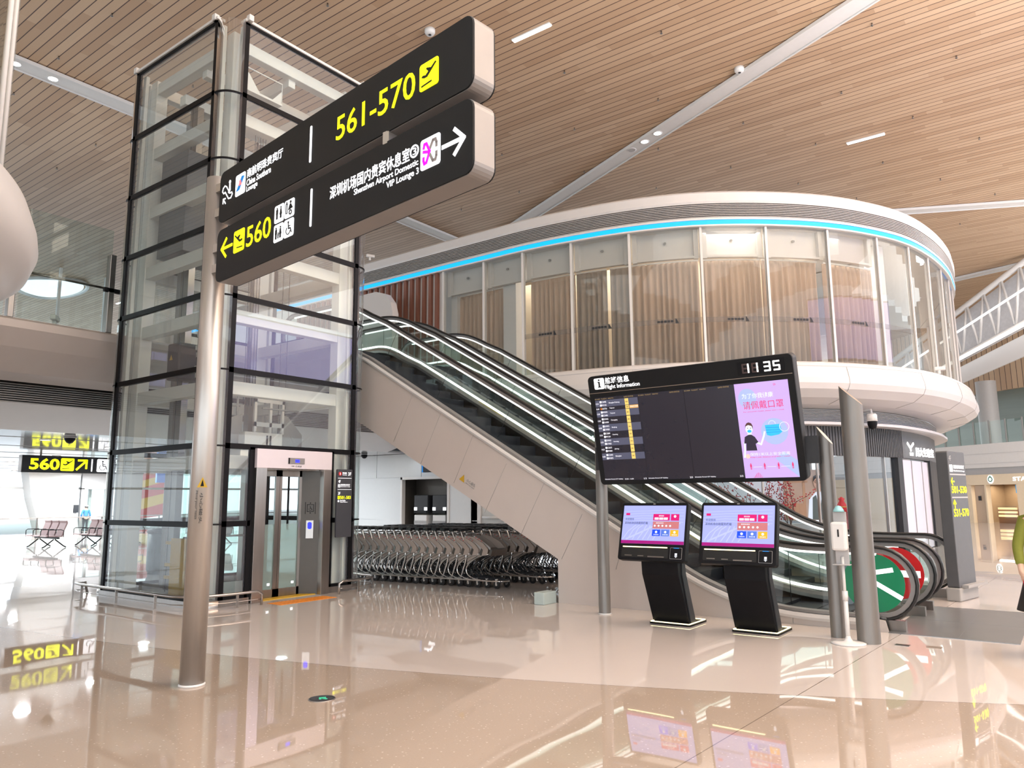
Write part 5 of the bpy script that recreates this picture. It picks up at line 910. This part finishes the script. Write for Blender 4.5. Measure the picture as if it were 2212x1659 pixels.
# totem
t = thing('directory_totem', 'tall dark directory totem with yellow gate ranges right of the escalators', 'sign', (13.7, 1.6, 0)); rdir = Vector((.76, -.165, 0)).normalized(); f = Fr((13.36, 1.58, 0), rdir, (0, 0, 1))
mb = MB(); f.rrect(mb, 0, .2, .72, 2.27, .03, -.17, .17); mb.build('body', m_char, t, .01); mb = MB(); f.rect(mb, -.02, 0, .76, .2, -.19, .2); mb.build('foot', m_grey, t, .02); mb = MB(); f.rect(mb, .1, .2, .95, .24, -.19, .28); mb.build('foot_ledge', m_grey, t)
mb = MB(); f.rect(mb, .03, 1.9, .7, 1.92, 0, .003); f.rect(mb, .03, 1.545, .7, 1.565, 0, .003); mb.build('divider_lines', m_lv, t)
text('gates_low', '501-530', f, .05, 1.62, .68, 1.73, m_yel, t, .002, .02); text('gates_high', '531-570', f, .05, 1.26, .68, 1.38, m_yel, t, .002, .02); lay('up_arrow', lambda b: arrow(f, b, .12, 1.8, .12, PI, .022, .002), m_yel, t); lay('side_arrow', lambda b: arrow(f, b, .12, 1.45, .12, PI/2, .022, .002), m_yel, t)
text('lounge_lines', '南航明珠贵宾厅', f, .2, 2.0, .66, 2.06, m_lit, t, .002); text('lounge_english', 'China Southern Lounge', f, .2, 1.95, .66, 1.98, m_lit, t, .002); lay('lounge_logo', lambda b: f.rrect(b, .04, 1.95, .16, 2.06, .01, .002), m_lit, t); text('escalator_mark', '4F', f, .04, 2.12, .14, 2.2, m_lv, t, .002)
# far hall: café front, parapet, glass, column
o5 = Vector((50.1, 4.2, 0)); r5 = -Vector((math.cos(math.radians(53)), math.sin(math.radians(53)), 0)); f = Fr(o5, r5, (0, 0, 1))
mb = MB(); f.rect(mb, -14, 2.12, 12, 2.7, -.3, .3); f.rect(mb, -14, 0, -.95, 2.15, -.3, .3); f.rect(mb, -.05, 0, .05, 2.15, -.3, .32); f.rect(mb, 1.9, 0, 12, 2.15, -.3, .3); struct('wall_cafe', mb, m_beige)
mb = MB(); f.rect(mb, -14, 2.7, 12, 3.07, -.3, .25); struct('trim_60', mb, m_lv); mb = MB(); f.rect(mb, -14, 3.07, 12, 4.4, -.4, .5); struct('wall_far_parapet', mb, m_whitep)
mb = MB(); f.rect(mb, -14, 3.3, 12, 3.31, .1, .01); f.rect(mb, -14, 3.85, 12, 3.86, .1, .01); struct('trim_61', mb, m_lv)
mb = MB(); f.rect(mb, -1.2, 0, 3, 2.2, -2.6, .1); f.rect(mb, -1.1, 0, -1.0, 2.2, -2.5, 2.2); f.rect(mb, 2, 0, 2.1, 2.2, -2.5, 2.2); f.rect(mb, -1.1, 2.15, 2.1, 2.2, -2.5, 2.2); struct('wall_cafe_inner', mb, mat('cafe_brown', (.36, .25, .15), .5, noise=.1))
mb = MB(); f.rect(mb, -.85, 0, -.08, 2.1, -.2, .05); struct('door_2', mb, mat('cafe_door', (.6, .47, .35), .5, noise=.05)); mb = MB(); f.rect(mb, -.62, 1.25, -.45, 1.5, -.14, .03); struct('trim_62', mb, m_dark)
t = thing('cafe_counter', 'brown café counter at the far end of the hall', 'counter', tuple(f.p(.9, 0, -1))); lay('counter_body', lambda b: f.rect(b, .05, 0, 1.88, .75, -1.2, .5), mat('counter_brown', (.3, .17, .1), .5, noise=.1), t)
t = thing('pastry_display_case', 'warm lit glass pastry case on the far café counter', 'display case', tuple(f.p(.7, .3, -.6))); lay('lit_shelves', lambda b: [f.rect(b, .15, .35+.2*k, 1.25, .46+.2*k, -.68, .1) for k in range(3)], mat('pastry_glow', (.7, .5, .25), .5, emit=1.0, ecol=(1, .75, .4), noise=.5, scale=30), t); lay('case_glass', lambda b: f.rect(b, .1, .3, 1.3, .95, -.58, .02), m_shopg, t)
t = thing('menu_screen', 'bright blue menu screen above the far café counter', 'screen', tuple(f.p(1.4, 1.7, -1))); lay('panel', lambda b: f.rect(b, 1.05, 1.65, 1.82, 2.1, -1, .05), mat('menu_blue', (.03, .3, .6), .5, emit=.5, ecol=(.05, .4, .8), noise=.1), t)
t = thing('cafe_sign', 'café name and round green emblem on the beige fascia', 'sign', tuple(f.p(1, 2.4, 0))); em = lay('emblem_disc', lambda b: f.disc(b, .39, 2.42, .19, 0, .03, ry=.24), m_lit, t); lay('emblem_green_star', lambda b: [f.ring(b, .39, 2.42, .12, .05, .03, .01), f.plate(b, [(.3, 2.55), (.39, 2.64), (.48, 2.55), (.39, 2.58)], .03, .01)], m_green, em); text('cafe_name', 'STARBUCKS', f, 1.75, 2.3, 4.2, 2.52, m_lit, t, 0, .02, .02)
t = thing('round_cafe_side_sign', 'small lit cup sign on the beige wall left of the far café', 'sign', tuple(f.p(-1.4, 1.6, 0))); lay('cup_disc', lambda b: [f.disc(b, -1.4, 1.68, .17, 0, .03, ry=.22), f.rrect(b, -1.56, 1.3, -1.22, 1.38, .03, 0, .03)], m_lit, t); lay('green_cup', lambda b: f.rect(b, -1.44, 1.58, -1.36, 1.78, .03, .01), m_green, t)
f8 = Fr(o5-f.n*5, r5, (0, 0, 1)); mb = MB(); f8.rect(mb, -16, 4.75, 12, 6.2, 0, .02); struct('window_95', mb, m_glassg)
for k in range(12): x = -9.5+k*1.15; t = thing('parapet_post', 'thin grey post of the far upper glass parapet', 'post', tuple(f8.p(x, 4.7, 0)), 0, 'posts of the far glass parapet'); lay('shaft', lambda b: f8.rect(b, x, 4.4, x+.07, 6.25, .03, .06), m_grey, t)
mb = MB(); c = f8.p(-5, 0, -1.5); mb.lathe([(.6, 4), (.6, 9)], (c.x, c.y, 0), 32); struct('pillar', mb, m_lv)
mb = MB(); f8.rect(mb, -20, 3, 14, 14, -9, .3); struct('wall_far', mb, mat('far_teal_grey', (.36, .43, .41), .6, noise=.35, scale=.5, stretch=(.3, .3, 4))); mb = MB(); f8.rect(mb, -20, 8.6, 14, 14, -4, .3); struct('wall_far_upper', mb, m_plank)
# white roof truss at the far right
mb = MB(); mb.prism([(16.15, 4.8), (16.15, 7.2), (16.25, 7.55), (16.5, 7.85), (16.9, 7.98), (19, 7.98), (19, 4.8)], (15.6, 0, 0), (0, 1, 0), (0, 0, 1), (1, 0, 0), .25); struct('wall_upstairs', mb, m_white)
t = thing('roof_truss', 'white lattice roof truss with light lines at the far right', 'roof truss', tuple(f.p(-12, 9, -12)))
ft = Fr(o5+f.n*2-r5*0, r5, (0, 0, 1)); mb = MB(); A0, A1, B0, B1 = Vector((-6.5, 7.6)), Vector((6, 10.9)), Vector((-6.5, 9.4)), Vector((6, 14.2))
chord = lambda b, a, c, r: b.tube([ft.p(a.x, a.y, -1), ft.p(c.x, c.y, -1)], r, 8)
chord(mb, A0, A1, .16); chord(mb, B0, B1, .16); mb.build('chords', m_whitep, t); mb = MB()
for k in range(11): a = A0.lerp(A1, k/11); b = B0.lerp(B1, (k+.5)/11); c = A0.lerp(A1, (k+1)/11); chord(mb, a, b, .07); chord(mb, b, c, .07)
mb.build('diagonals', m_whitep, t); mb = MB(); ft.plate(mb, [tuple(A0), tuple(A1), tuple(B1), tuple(B0)], -1.6, .1); mb.build('translucent_skin', mat('truss_skin', (.75, .76, .8), .5, noise=.2, scale=6), t)
mb = MB(); ft.line(mb, [(-6.5, 7.45), (6, 10.75)], .16, -.8, .1); ft.line(mb, [(-6.5, 8.6), (6, 12.6)], .08, -.8, .1); mb.build('light_lines', m_led, t); mb = MB(); ft.plate(mb, [(-6.5, 7.3), (6, 10.5), (6, 9.3), (-6.5, 6.6)], -1.5, .1); mb.build('lower_band', m_white, t)
# ================================================================== gate side on the left
fr = Fr((8.98, 24.5, 2.47), (1, 0, 0), (0, 0, 1)); t = thing('hanging_gate_sign', 'long black ceiling sign reading 560 with accessible symbol, under the bridge', 'sign', (10.8, 24.5, 3.05))
mb = MB(); fr.rect(mb, 0, 0, 3.6, .5, -.2, .2); mb.build('housing', m_signb, t, .01); mb = MB(); fr.rect(mb, -.015, 0, .0, .5, -.2, .21); mb.build('end_cap', m_rim, t); mb = MB(); fr.rect(mb, .5, .5, .55, .59, -.12, .03); fr.rect(mb, 3.0, .5, 3.05, .59, -.12, .03); mb.build('hanger', m_rim, t)
text('gate_number', '560', fr, .2, .08, 1.02, .42, m_yel, t, .003, .03); g = lay('gate_symbol', lambda b: fr.rrect(b, 1.05, .06, 1.43, .44, .04, .003), m_yel, t); lay('plane_figure', lambda b: fig_plane(fr, b, 1.05, .06, .38, .38, .008), m_signb, g); lay('arrow', lambda b: arrow(fr, b, 1.65, .25, .4, PI/4, .06, .003), m_yel, t); lay('divider_bar', lambda b: fr.rect(b, 1.93, .06, 1.97, .44, .003), m_lit, t)
g = lay('symbol_tile', lambda b: fr.rrect(b, 2.1, .05, 2.5, .45, .04, .003), m_lit, t); lay('pictogram', lambda b: fig_wheelchair(fr, b, 2.12, .07, .36, .008), m_signb, g); g = lay('symbol_tile', lambda b: fr.rrect(b, 2.54, .05, 2.94, .45, .04, .003), m_lit, t); lay('pictogram', lambda b: fig_man(fr, b, 2.66, .1, .28, .008), m_signb, g); lay('woman_pictogram', lambda b: fig_man(fr, b, 2.83, .1, .28, .008, skirt=True), m_signb, g); g = lay('symbol_tile', lambda b: fr.rrect(b, 3.1, .05, 3.5, .45, .04, .003), m_lit, t); lay('pictogram', lambda b: fig_man(fr, b, 3.22, .1, .28, .008), m_signb, g); lay('child_pictogram', lambda b: fig_man(fr, b, 3.38, .1, .16, .008), m_signb, g)
m_seat = mat('seat_brown', (.2, .13, .13), .4, noise=.15); m_seatl = mat('seat_edge', (.1, .07, .07), .5, noise=.1)
def bench(loc, rz, label, n=3):
    t = thing('beam_seat_row', label, 'waiting seats', loc, rz, 'waiting seats by the gate')
    for k in range(n):
        x = k*.62; mb = MB(); mb.prism([(.0, .42), (.48, .44), (.5, .4), (.0, .38)], (x+.04, 0, 0), (0, -1, 0), (0, 0, 1), (1, 0, 0), .52); mb.build('seat', m_seat, t, .01, local=True)
        mb = MB(); mb.prism([(0, .4), (-.06, .6), (-.14, .86), (-.12, .94), (-.17, .95), (-.2, .86), (-.1, .6), (-.05, .38)], (x+.04, 0, 0), (0, -1, 0), (0, 0, 1), (1, 0, 0), .52); mb.build('backrest', m_seat, t, .01, local=True)
    mb = MB()
    for k in range(n+1): x = k*.62; mb.tube([(x, .05, .38), (x, .05, .6), (x, -.05, .64), (x, -.4, .64), (x, -.45, .6), (x, -.45, .38)], .014, 6)
    mb.build('armrests', m_black, t, local=True)
    mb = MB(); mb.box((-.02, -.16, .32), (n*.62+.02, -.08, .38)); mb.build('beam', m_black, t, local=True)
    for x in (.3, n*.62-.3): mb = MB(); mb.tube([(x, .28, .02), (x, .2, .06), (x, -.1, .3)], .022, 6); mb.tube([(x, -.5, .02), (x, -.42, .06), (x, -.14, .3)], .022, 6); mb.build('leg', m_black, t, local=True)
    return t
bench((12.0, 30.6, 0), -PI/2, 'leftmost row of three brown waiting seats by the windows', 3); bench((13.5, 30.3, 0), -PI/2, 'row of three brown waiting seats just right of the leftmost row', 3)
bench((14.4, 28.6, 0), PI/2, 'brown waiting seats turned to the right beside the lift tower', 3); bench((16.0, 27.0, 0), -PI/2+.2, 'brown waiting seats seen through the lift shaft', 3)
t = thing('window_railing', 'long waist-high steel railing in front of the gate windows', 'railing', (13, 40, 0)); mb = MB(); mb.tube([(-5, 40, .85), (32, 40, .85)], .03, 8); mb.build('top_rail', m_ss, t)
for k in range(9): MB().box((3.5+3*k, 39.97, 0), (3.56+3*k, 40.03, .85)).build('post', m_ssd, t)
MB().box((-5, 39.99, .15), (32, 40.0, .75)).build('glass_panel', m_glassg, t)
mb = MB()
for k in range(20): x = -14+2.35*k; mb.box((x, 42.4, 0), (x+.12, 42.55, 14))
for z in (2.25, 4.6): mb.box((-20, 42.4, z), (36, 42.52, z+.12))
struct('trim_70', mb, m_whitep)
for k in range(19): mb = MB(); x = -14+2.35*k; mb.box((x+.12, 42.46, 0), (x+2.35, 42.48, 14)); struct('window_%d' % (100+k), mb, m_shopg)
mb = MB(); mb.prism([(15.5, 3.1), (15.75, 1.8), (16.3, 0), (18.1, 0), (17.8, 1.5), (18.0, 3.1)], (0, 41.4, 0), (1, 0, 0), (0, 0, 1), (0, 1, 0), .9); struct('pillar', mb, m_whitep)
mb = MB(); mb.box((18.1, 41.5, 2.25), (20, 41.7, 3.1)); mb.box((18.1, 41.5, 0), (18.25, 41.7, 2.3)); mb.box((19.35, 41.5, 0), (19.5, 41.7, 2.3)); mb.box((20.6, 41.5, 0), (20.8, 41.7, 3.1)); struct('trim_71', mb, m_lv)
mb = MB(); mb.box((18.25, 41.6, 0), (19.35, 41.62, 2.25)); struct('door_3', mb, m_glassg)
tag(MB().box((17.72, 41.34, 1.05), (17.95, 41.41, 1.45)).build('access_reader', m_dark), 'small dark access reader beside the gate door', 'reader')
t = thing('trash_bin', 'tall grey-blue round bin seen through the lift shaft glass', 'trash bin', (8.95, 16.57, 0)); m_bin = mat('bin_slate', (.1, .14, .17), .4, noise=.1); MB().lathe([(0, 0), (.2, 0), (.2, .05), (.23, .1), (.24, .9), (0, .9)], (8.95, 16.57, 0), 28).build('drum', m_bin, t); MB().lathe([(.24, .9), (.26, .92), (.24, .98), (.1, 1.0), (0, 1.0)], (8.95, 16.57, 0), 28).build('lid', m_dark, t)
t = thing('gate_screen', 'blue gate screen on a black louvred stand behind the lift shaft', 'screen', (16.2, 30, 0)); MB().box((15.95, 30, 2.35), (16.7, 30.1, 3.0)).build('screen', mat('gate_blue', (.02, .12, .5), .5, emit=.4, noise=.3, scale=3), t); MB().box((16.5, 30.1, 0), (17.0, 30.4, 3.05)).build('stand', m_louv, t)
# aircraft outside
m_tail = mat('tail_red', (.75, .02, .02), .4, noise=.05); m_gold = mat('tail_gold', (.95, .6, .05), .4, noise=.05)
def plane(x, y, s, label):
    t = thing('airliner', label, 'aircraft', (x, y, -3.2)); z = -3.2+3.4*s
    MB().lathe([(0, -14), (.8, -12.5), (1.7, -8), (1.9, 0), (1.9, 10), (0, 14)], (0, 0, 0), 20)
    mb = MB(); P = [(x+(-14+q)*s, y, z) for q in (0, .6, 2, 6, 14, 26)]; mb.tube(P, [.15*s, .5*s, .9*s, 1.7*s, 2.0*s, 2.0*s], 20); mb.build('fuselage', m_whitep, t)
    mb = MB(); mb.prism([(-13*s, 1.2*s), (-8*s, 1.8*s), (-10.5*s, 7.5*s), (-13.2*s, 7.5*s)], (x, y-.15, z), (1, 0, 0), (0, 0, 1), (0, 1, 0), .3); fin = mb.build('tail_fin', m_tail, t)
    mb = MB(); mb.prism([(-12.8*s, 2.2*s), (-9*s, 3.2*s), (-9.4*s, 4.2*s), (-12.9*s, 3.4*s)], (x, y-.2, z), (1, 0, 0), (0, 0, 1), (0, 1, 0), .05); mb.prism([(-12.9*s, 4.6*s), (-10.2*s, 5.4*s), (-10.5*s, 6.1*s), (-13*s, 5.4*s)], (x, y-.2, z), (1, 0, 0), (0, 0, 1), (0, 1, 0), .05); mb.build('gold_waves', m_gold, fin)
    mb = MB(); mb.prism([(-13*s, -4*s), (-11*s, -4*s), (-9.5*s, 0), (-12*s, 0)], (x, y, z+.4*s), (1, 0, 0), (0, 1, 0), (0, 0, 1), .15); mb.prism([(-13*s, 4*s), (-11*s, 4*s), (-9.5*s, 0), (-12*s, 0)], (x, y, z+.4*s), (1, 0, 0), (0, 1, 0), (0, 0, 1), .15); mb.build('tailplane', m_whitep, t)
plane(40.5, 62, .72, 'parked airliner with red and gold tail, seen through the lift shaft'); plane(29, 78, .55, 'parked airliner with red tail farther left outside the windows')
# ================================================================== people
def skin_mesh(name, pts, edges, radii, m, parent, root=0, sub=2):
    me = bpy.data.meshes.new(name); me.from_pydata([WM[parent.name].inverted() @ Vector(p) for p in pts], edges, []); o = bpy.data.objects.new(name, me); COL.objects.link(o); o.parent = parent; WM[o.name] = WM[parent.name]
    md = o.modifiers.new('skin', 'SKIN'); md.use_smooth_shade = True
    for i, v in enumerate(me.skin_vertices[0].data):
        r = radii[i]; v.radius = r if isinstance(r, tuple) else (r, r); v.use_root = (i == root)
    s = o.modifiers.new('sub', 'SUBSURF'); s.levels = s.render_levels = sub; me.materials.append(m); return o
def person(loc, face, h, label, top_c, bottom_c, skirt, cap=None, mask=False):
    """face: unit direction the person looks at; body built from real proportions scaled to height h"""
    k = h/1.68; t = thing('person', label, 'person', loc); L = Vector(loc); fx = Vector((face[0], face[1], 0)).normalized(); sx = Vector((fx.y, -fx.x, 0))  # sx = person's right
    P = lambda r, fwd, z: tuple(L+sx*r*k+fx*fwd*k+Vector((0, 0, z*k)))
    m_sk_ = mat('skin', (.62, .42, .32), .5, noise=.06)
    pts = [P(0, 0, .95), P(0, .0, 1.1), P(0, .01, 1.28), P(0, -.01, 1.4), P(0, 0, 1.47), P(0, .015, 1.54), P(0, .02, 1.6), P(0, .0, 1.65)]
    ed = [(0, 1), (1, 2), (2, 3), (3, 4), (4, 5), (5, 6), (6, 7)]; rd = [(.14*k, .1*k), (.12*k, .09*k), (.145*k, .1*k), (.1*k, .075*k), .048*k, (.072*k, .085*k), (.078*k, .092*k), .05*k]
    for s in (-1, 1):
        b = len(pts); pts += [P(s*.155, -.01, 1.37), P(s*.235, -.02, 1.12), P(s*.27, .06, .9), P(s*.275, .09, .84)]; ed += [(3, b), (b, b+1), (b+1, b+2), (b+2, b+3)]; rd += [.052*k, .04*k, .029*k, (.02*k, .035*k)]
        for i in range(4): c = len(pts); off = (i-1.5)*.02; pts += [P(s*.27, .09+off, .80), P(s*.262, .095+off, .765), P(s*.247, .095+off, .745)]; ed += [(b+3, c), (c, c+1), (c+1, c+2)]; rd += [.0095*k, .0088*k, .0075*k]
        c = len(pts); pts += [P(s*.25, .13, .82), P(s*.232, .135, .79)]; ed += [(b+3, c), (c, c+1)]; rd += [.0105*k, .009*k]
        b = len(pts); pts += [P(s*.085, 0, .88), P(s*.09, .015, .48), P(s*.09, -.01, .1), P(s*.095, .1, .04)]; ed += [(0, b), (b, b+1), (b+1, b+2), (b+2, b+3)]; rd += [.08*k, .05*k, .035*k, .035*k]
    body = skin_mesh('body', pts, ed, rd, m_sk_, t)
    # face
    mb = MB(); mb.tube([P(0, .1, 1.59), P(0, .118, 1.56), P(0, .108, 1.553)], [.006*k, .012*k, .008*k], 6)
    for s in (-1, 1): mb.lathe([(0, -.022*k), (.012*k, -.01*k), (.014*k, .01*k), (0, .024*k)], P(s*.082, .01, 1.575), 8)
    mb.build('nose_and_ears', m_sk_, body); mb = MB()
    for s in (-1, 1): mb.lathe([(0, -.008*k), (.009*k, 0), (0, .008*k)], P(s*.032, .096, 1.592), 8)
    mb.build('eyes', m_dark, body); mb = MB(); mb.tube([P(-.025, .1, 1.528), P(0, .106, 1.526), P(.025, .1, 1.528)], .004*k, 5); mb.build('mouth', m_blos, body)
    c = P(0, -.012, 1.61); mb = MB(); mb.lathe([(.09*k, -.07*k), (.1*k, -.02*k), (.095*k, .03*k), (.06*k, .07*k), (0, .085*k)], c, 20); mb.build('hair', m_dark, t)
    if cap: mb = MB(); mb.lathe([(.105*k, .0), (.1*k, .04*k), (.06*k, .085*k), (0, .1*k)], c, 20); mb.build('cap', cap, t)
    # clothes
    pts = [P(0, 0, .98), P(0, 0, 1.1), P(0, .01, 1.28), P(0, -.01, 1.39), P(0, -.005, 1.445)]; ed = [(0, 1), (1, 2), (2, 3), (3, 4)]; rd = [(.165*k, .12*k), (.14*k, .105*k), (.165*k, .12*k), (.11*k, .085*k), .058*k]
    for s in (-1, 1): b = len(pts); pts += [P(s*.165, -.01, 1.37), P(s*.24, -.02, 1.12), P(s*.268, .05, .92)]; ed += [(3, b), (b, b+1), (b+1, b+2)]; rd += [.066*k, .056*k, .042*k]
    skin_mesh('sweater' if skirt else 'jacket', pts, ed, rd, top_c, t)
    if skirt:
        mb = MB(); c = P(0, 0, 0); mb.lathe([(.13*k, 1.03*k), (.17*k, .9*k), (.22*k, .7*k), (.29*k, .46*k), (.28*k, .46*k), (.12*k, 1.02*k)], c, 40); mb.build('skirt', bottom_c, t)
    else:
        pts = [P(0, 0, .95)]; ed = []; rd = [(.15*k, .11*k)]
        for s in (-1, 1): b = len(pts); pts += [P(s*.085, 0, .86), P(s*.09, .015, .48), P(s*.09, -.01, .1)]; ed += [(0, b), (b, b+1), (b+1, b+2)]; rd += [.095*k, .065*k, .052*k]
        skin_mesh('trousers', pts, ed, rd, bottom_c, t)
    for s in (-1, 1): mb = MB(); a = Vector(P(s*.09, -.06, .035)); b = Vector(P(s*.095, .16, .03)); mb.tube([a, a.lerp(b, .5)+Vector((0, 0, .015)), b], [.04*k, .042*k, .028*k], 10); mb.build('shoe', m_dark, t)
    return t, P
t, P = person((9.375, .342, 0), (-.35, -.2), 1.62, 'person in lime green sweater and black skirt holding a red cup, right edge', mat('sweater_lime', (.2, .22, .03), .8, noise=.15, scale=40), mat('skirt_black', (.012, .012, .014), .7, noise=.2), True)
hold = Vector(P(.2, .12, .8)); 
tag(MB().lathe([(0, -.08), (.032, -.08), (.038, .05), (.03, .06), (0, .06)], tuple(Vector(P(.235, .09, .765))), 20).build('red_cup', mat('cup_red', (.6, .01, .03), .4, noise=.05)), 'red tumbler held in the hand of the person in lime green', 'cup')
person((18.2, 41.05, 0), (.1, 1), 1.42, 'person in blue shirt and pale cap, back turned, by the gate windows', mat('shirt_blue', (.05, .2, .45), .8, noise=.1), mat('trousers_dark', (.03, .03, .04), .8, noise=.1), False, cap=mat('cap_grey', (.45, .47, .45), .7, noise=.1))
# ================================================================== ceiling fixtures and cameras
def linlight(x, y, lab):
    t = thing('linear_ceiling_light', lab, 'ceiling light', (x, y, 13.95), 0, 'short linear lights in the plank ceiling'); MB().box((-.06, -.6, .0), (.06, .6, .05)).build('diffuser', m_lamp, t, local=True); MB().box((-.08, -.62, .02), (.08, .62, .05)).build('frame', m_whitep, t, local=True)
linlight(15.2, 10.6, 'short bright linear ceiling light right of the big black sign'); linlight(27.3, 4.8, 'short linear ceiling light above the round lounge roof, right'); linlight(14.6, 41, 'short linear ceiling light above the bridge balustrade, left'); linlight(22, 47, 'faint short linear ceiling light near the oval skylight')
for k, (x, y) in enumerate(((22.30, 10.35), (22.58, 10.98), (22.86, 11.64), (8.33, 22.96), (7.35, 22.96))):
    t = thing('ceiling_spotlight', ('round spotlight in the long white ceiling strip' if k < 3 else 'round spotlight in the white strip left of the lift tower'), 'spotlight', (x, y, 13.9), 0, 'spotlights of the %s strip' % ('long' if k < 3 else 'left')); MB().cyl((0, 0, -.01), (0, 0, .02), .13).build('lamp', m_lamp if k != 2 else m_lv, t, local=True); MB().lathe([(.13, -.015), (.17, -.015), (.17, .0), (.13, .0)]).build('rim', m_whitep, t, local=True)
for k, (x, y) in enumerate(((13.46, 12.69), (20.3, 6.76))): t = thing('smoke_detector', ('white smoke detector above the big black sign', 'white smoke detector beside the long white ceiling strip')[k], 'smoke detector', (x, y, 13.85)); MB().lathe([(0, 0), (.1, 0), (.14, .06), (.14, .15), (0, .15)]).build('dome', m_whitep, t, local=True); MB().lathe([(0, -.01), (.04, -.01), (.04, 0)]).build('sensor', m_dark, t, local=True)
for i in range(11):
    for j in range(11):
        x, y = 8+3.1*i, -3+3.1*j+(i % 2)*1.5
        t = thing('sprinkler_head', 'tiny sprinkler head hanging from the plank ceiling', 'sprinkler', (x, y, 13.8), 0, 'sprinkler heads in the plank ceiling'); mbx = MB(); mbx.cyl((0, 0, .12), (0, 0, .2), .018, 6).lathe([(0, .12), (.035, .12), (.035, .135), (0, .135)], (0, 0, 0), 8); mbx.build('head', m_ssd, t, local=True)
# oval skylight
mb = MB(); Ps = [(math.cos(a)*(1.9 if math.cos(a) < 0 else 1.5), math.sin(a)*(2.6+.5*math.cos(a))) for a in [2*PI*k/36 for k in range(36)]]
t = thing('oval_skylight', 'rounded bright skylight opening in the plank ceiling above the bridge', 'skylight', (17.8, 46.6, 13.86)); mb.prism([(1.0*p[0]*.9, p[1]*.9) for p in Ps], (0, 0, .0), (1, 0, 0), (0, 1, 0), (0, 0, 1), .05); mb.build('bright_opening', mat('skylight_glow', (.85, .93, 1), .5, emit=1.1, ecol=(.85, .94, 1), noise=.02), t, local=True)
mb = MB(); mb.tube([(p[0], p[1], .02) for p in Ps], .1, 8, closed=True); mb.build('white_rim', m_whitep, t, local=True)
cctv('security_camera', 'white bullet camera on a pole at the lounge roof edge near the lift tower', tuple(at(s_of_y(18.0)/1. if 0 else ARC[s_of_y(18.0)], .2, 9.45)), 1.2)
cctv('security_camera', 'white bullet camera standing on the lounge ledge by the right-hand panes', tuple(at(30.4, .25, 4.93)), .3); cctv('security_camera', 'small security camera on the bridge edge left of the lift tower', (5.75, 14.8, 4.8), 2.5)
p = at(27.78, -.3, 3.72); t = thing('dome_camera', 'white and black dome camera hanging under the lounge band', 'security camera', tuple(p)); MB().tube([at(27.78, -.86, 3.8), at(27.78, -.3, 3.82), p], .03, 8).build('arm', m_whitep, t); MB().lathe([(0, 0), (.1, 0), (.13, -.04), (.13, -.2), (0, -.2)], tuple(p), 20).build('housing', m_whitep, t); MB().lathe([(.12, -.2), (.12, -.28), (.09, -.38), (0, -.42)], tuple(p), 20).build('dome', m_black, t)
t = thing('dome_camera', 'small black dome camera under the shiny ceiling by the gate sign', 'security camera', (7.6, 18.2, 3.05)); MB().lathe([(0, 0), (.12, 0), (.11, -.06), (.06, -.13), (0, -.15)], (7.6, 18.2, 3.05), 16).build('dome', m_black, t); MB().lathe([(.12, .01), (.14, .0), (.14, -.02), (.12, -.02)], (7.6, 18.2, 3.05), 16).build('ring', m_whitep, t)
t = thing('dome_camera', 'small dark dome camera by the pale wall panels above the trolleys', 'security camera', (16.8, 18.6, 3.05)); MB().lathe([(0, 0), (.1, 0), (.1, -.06), (.05, -.12), (0, -.13)], (16.8, 18.6, 3.05), 16).build('dome', m_black, t)
# ================================================================== hall behind the camera: curved parapet and purple LED screen (seen only as reflections)
mb = MB(); mb.box((2, -9.4, 4.6), (40, -9, 7.2)); mb.box((2, -9.5, 0), (26, -9.3, 2.4)); struct('wall_south', mb, m_white)
t = thing('led_screen', 'large lilac advertising screen across the hall', 'screen', (22, -8.9, 7.3)); MB().box((16.5, -8.9, 7.35), (29, -8.8, 10)).build('screen_face', mat('advert_lilac', (.2, .2, .4), .5, emit=4, ecol=(.5, .46, 1), noise=.1), t); MB().box((16.4, -8.99, 7.25), (29.1, -8.9, 10.1)).build('screen_case', m_dark, t)
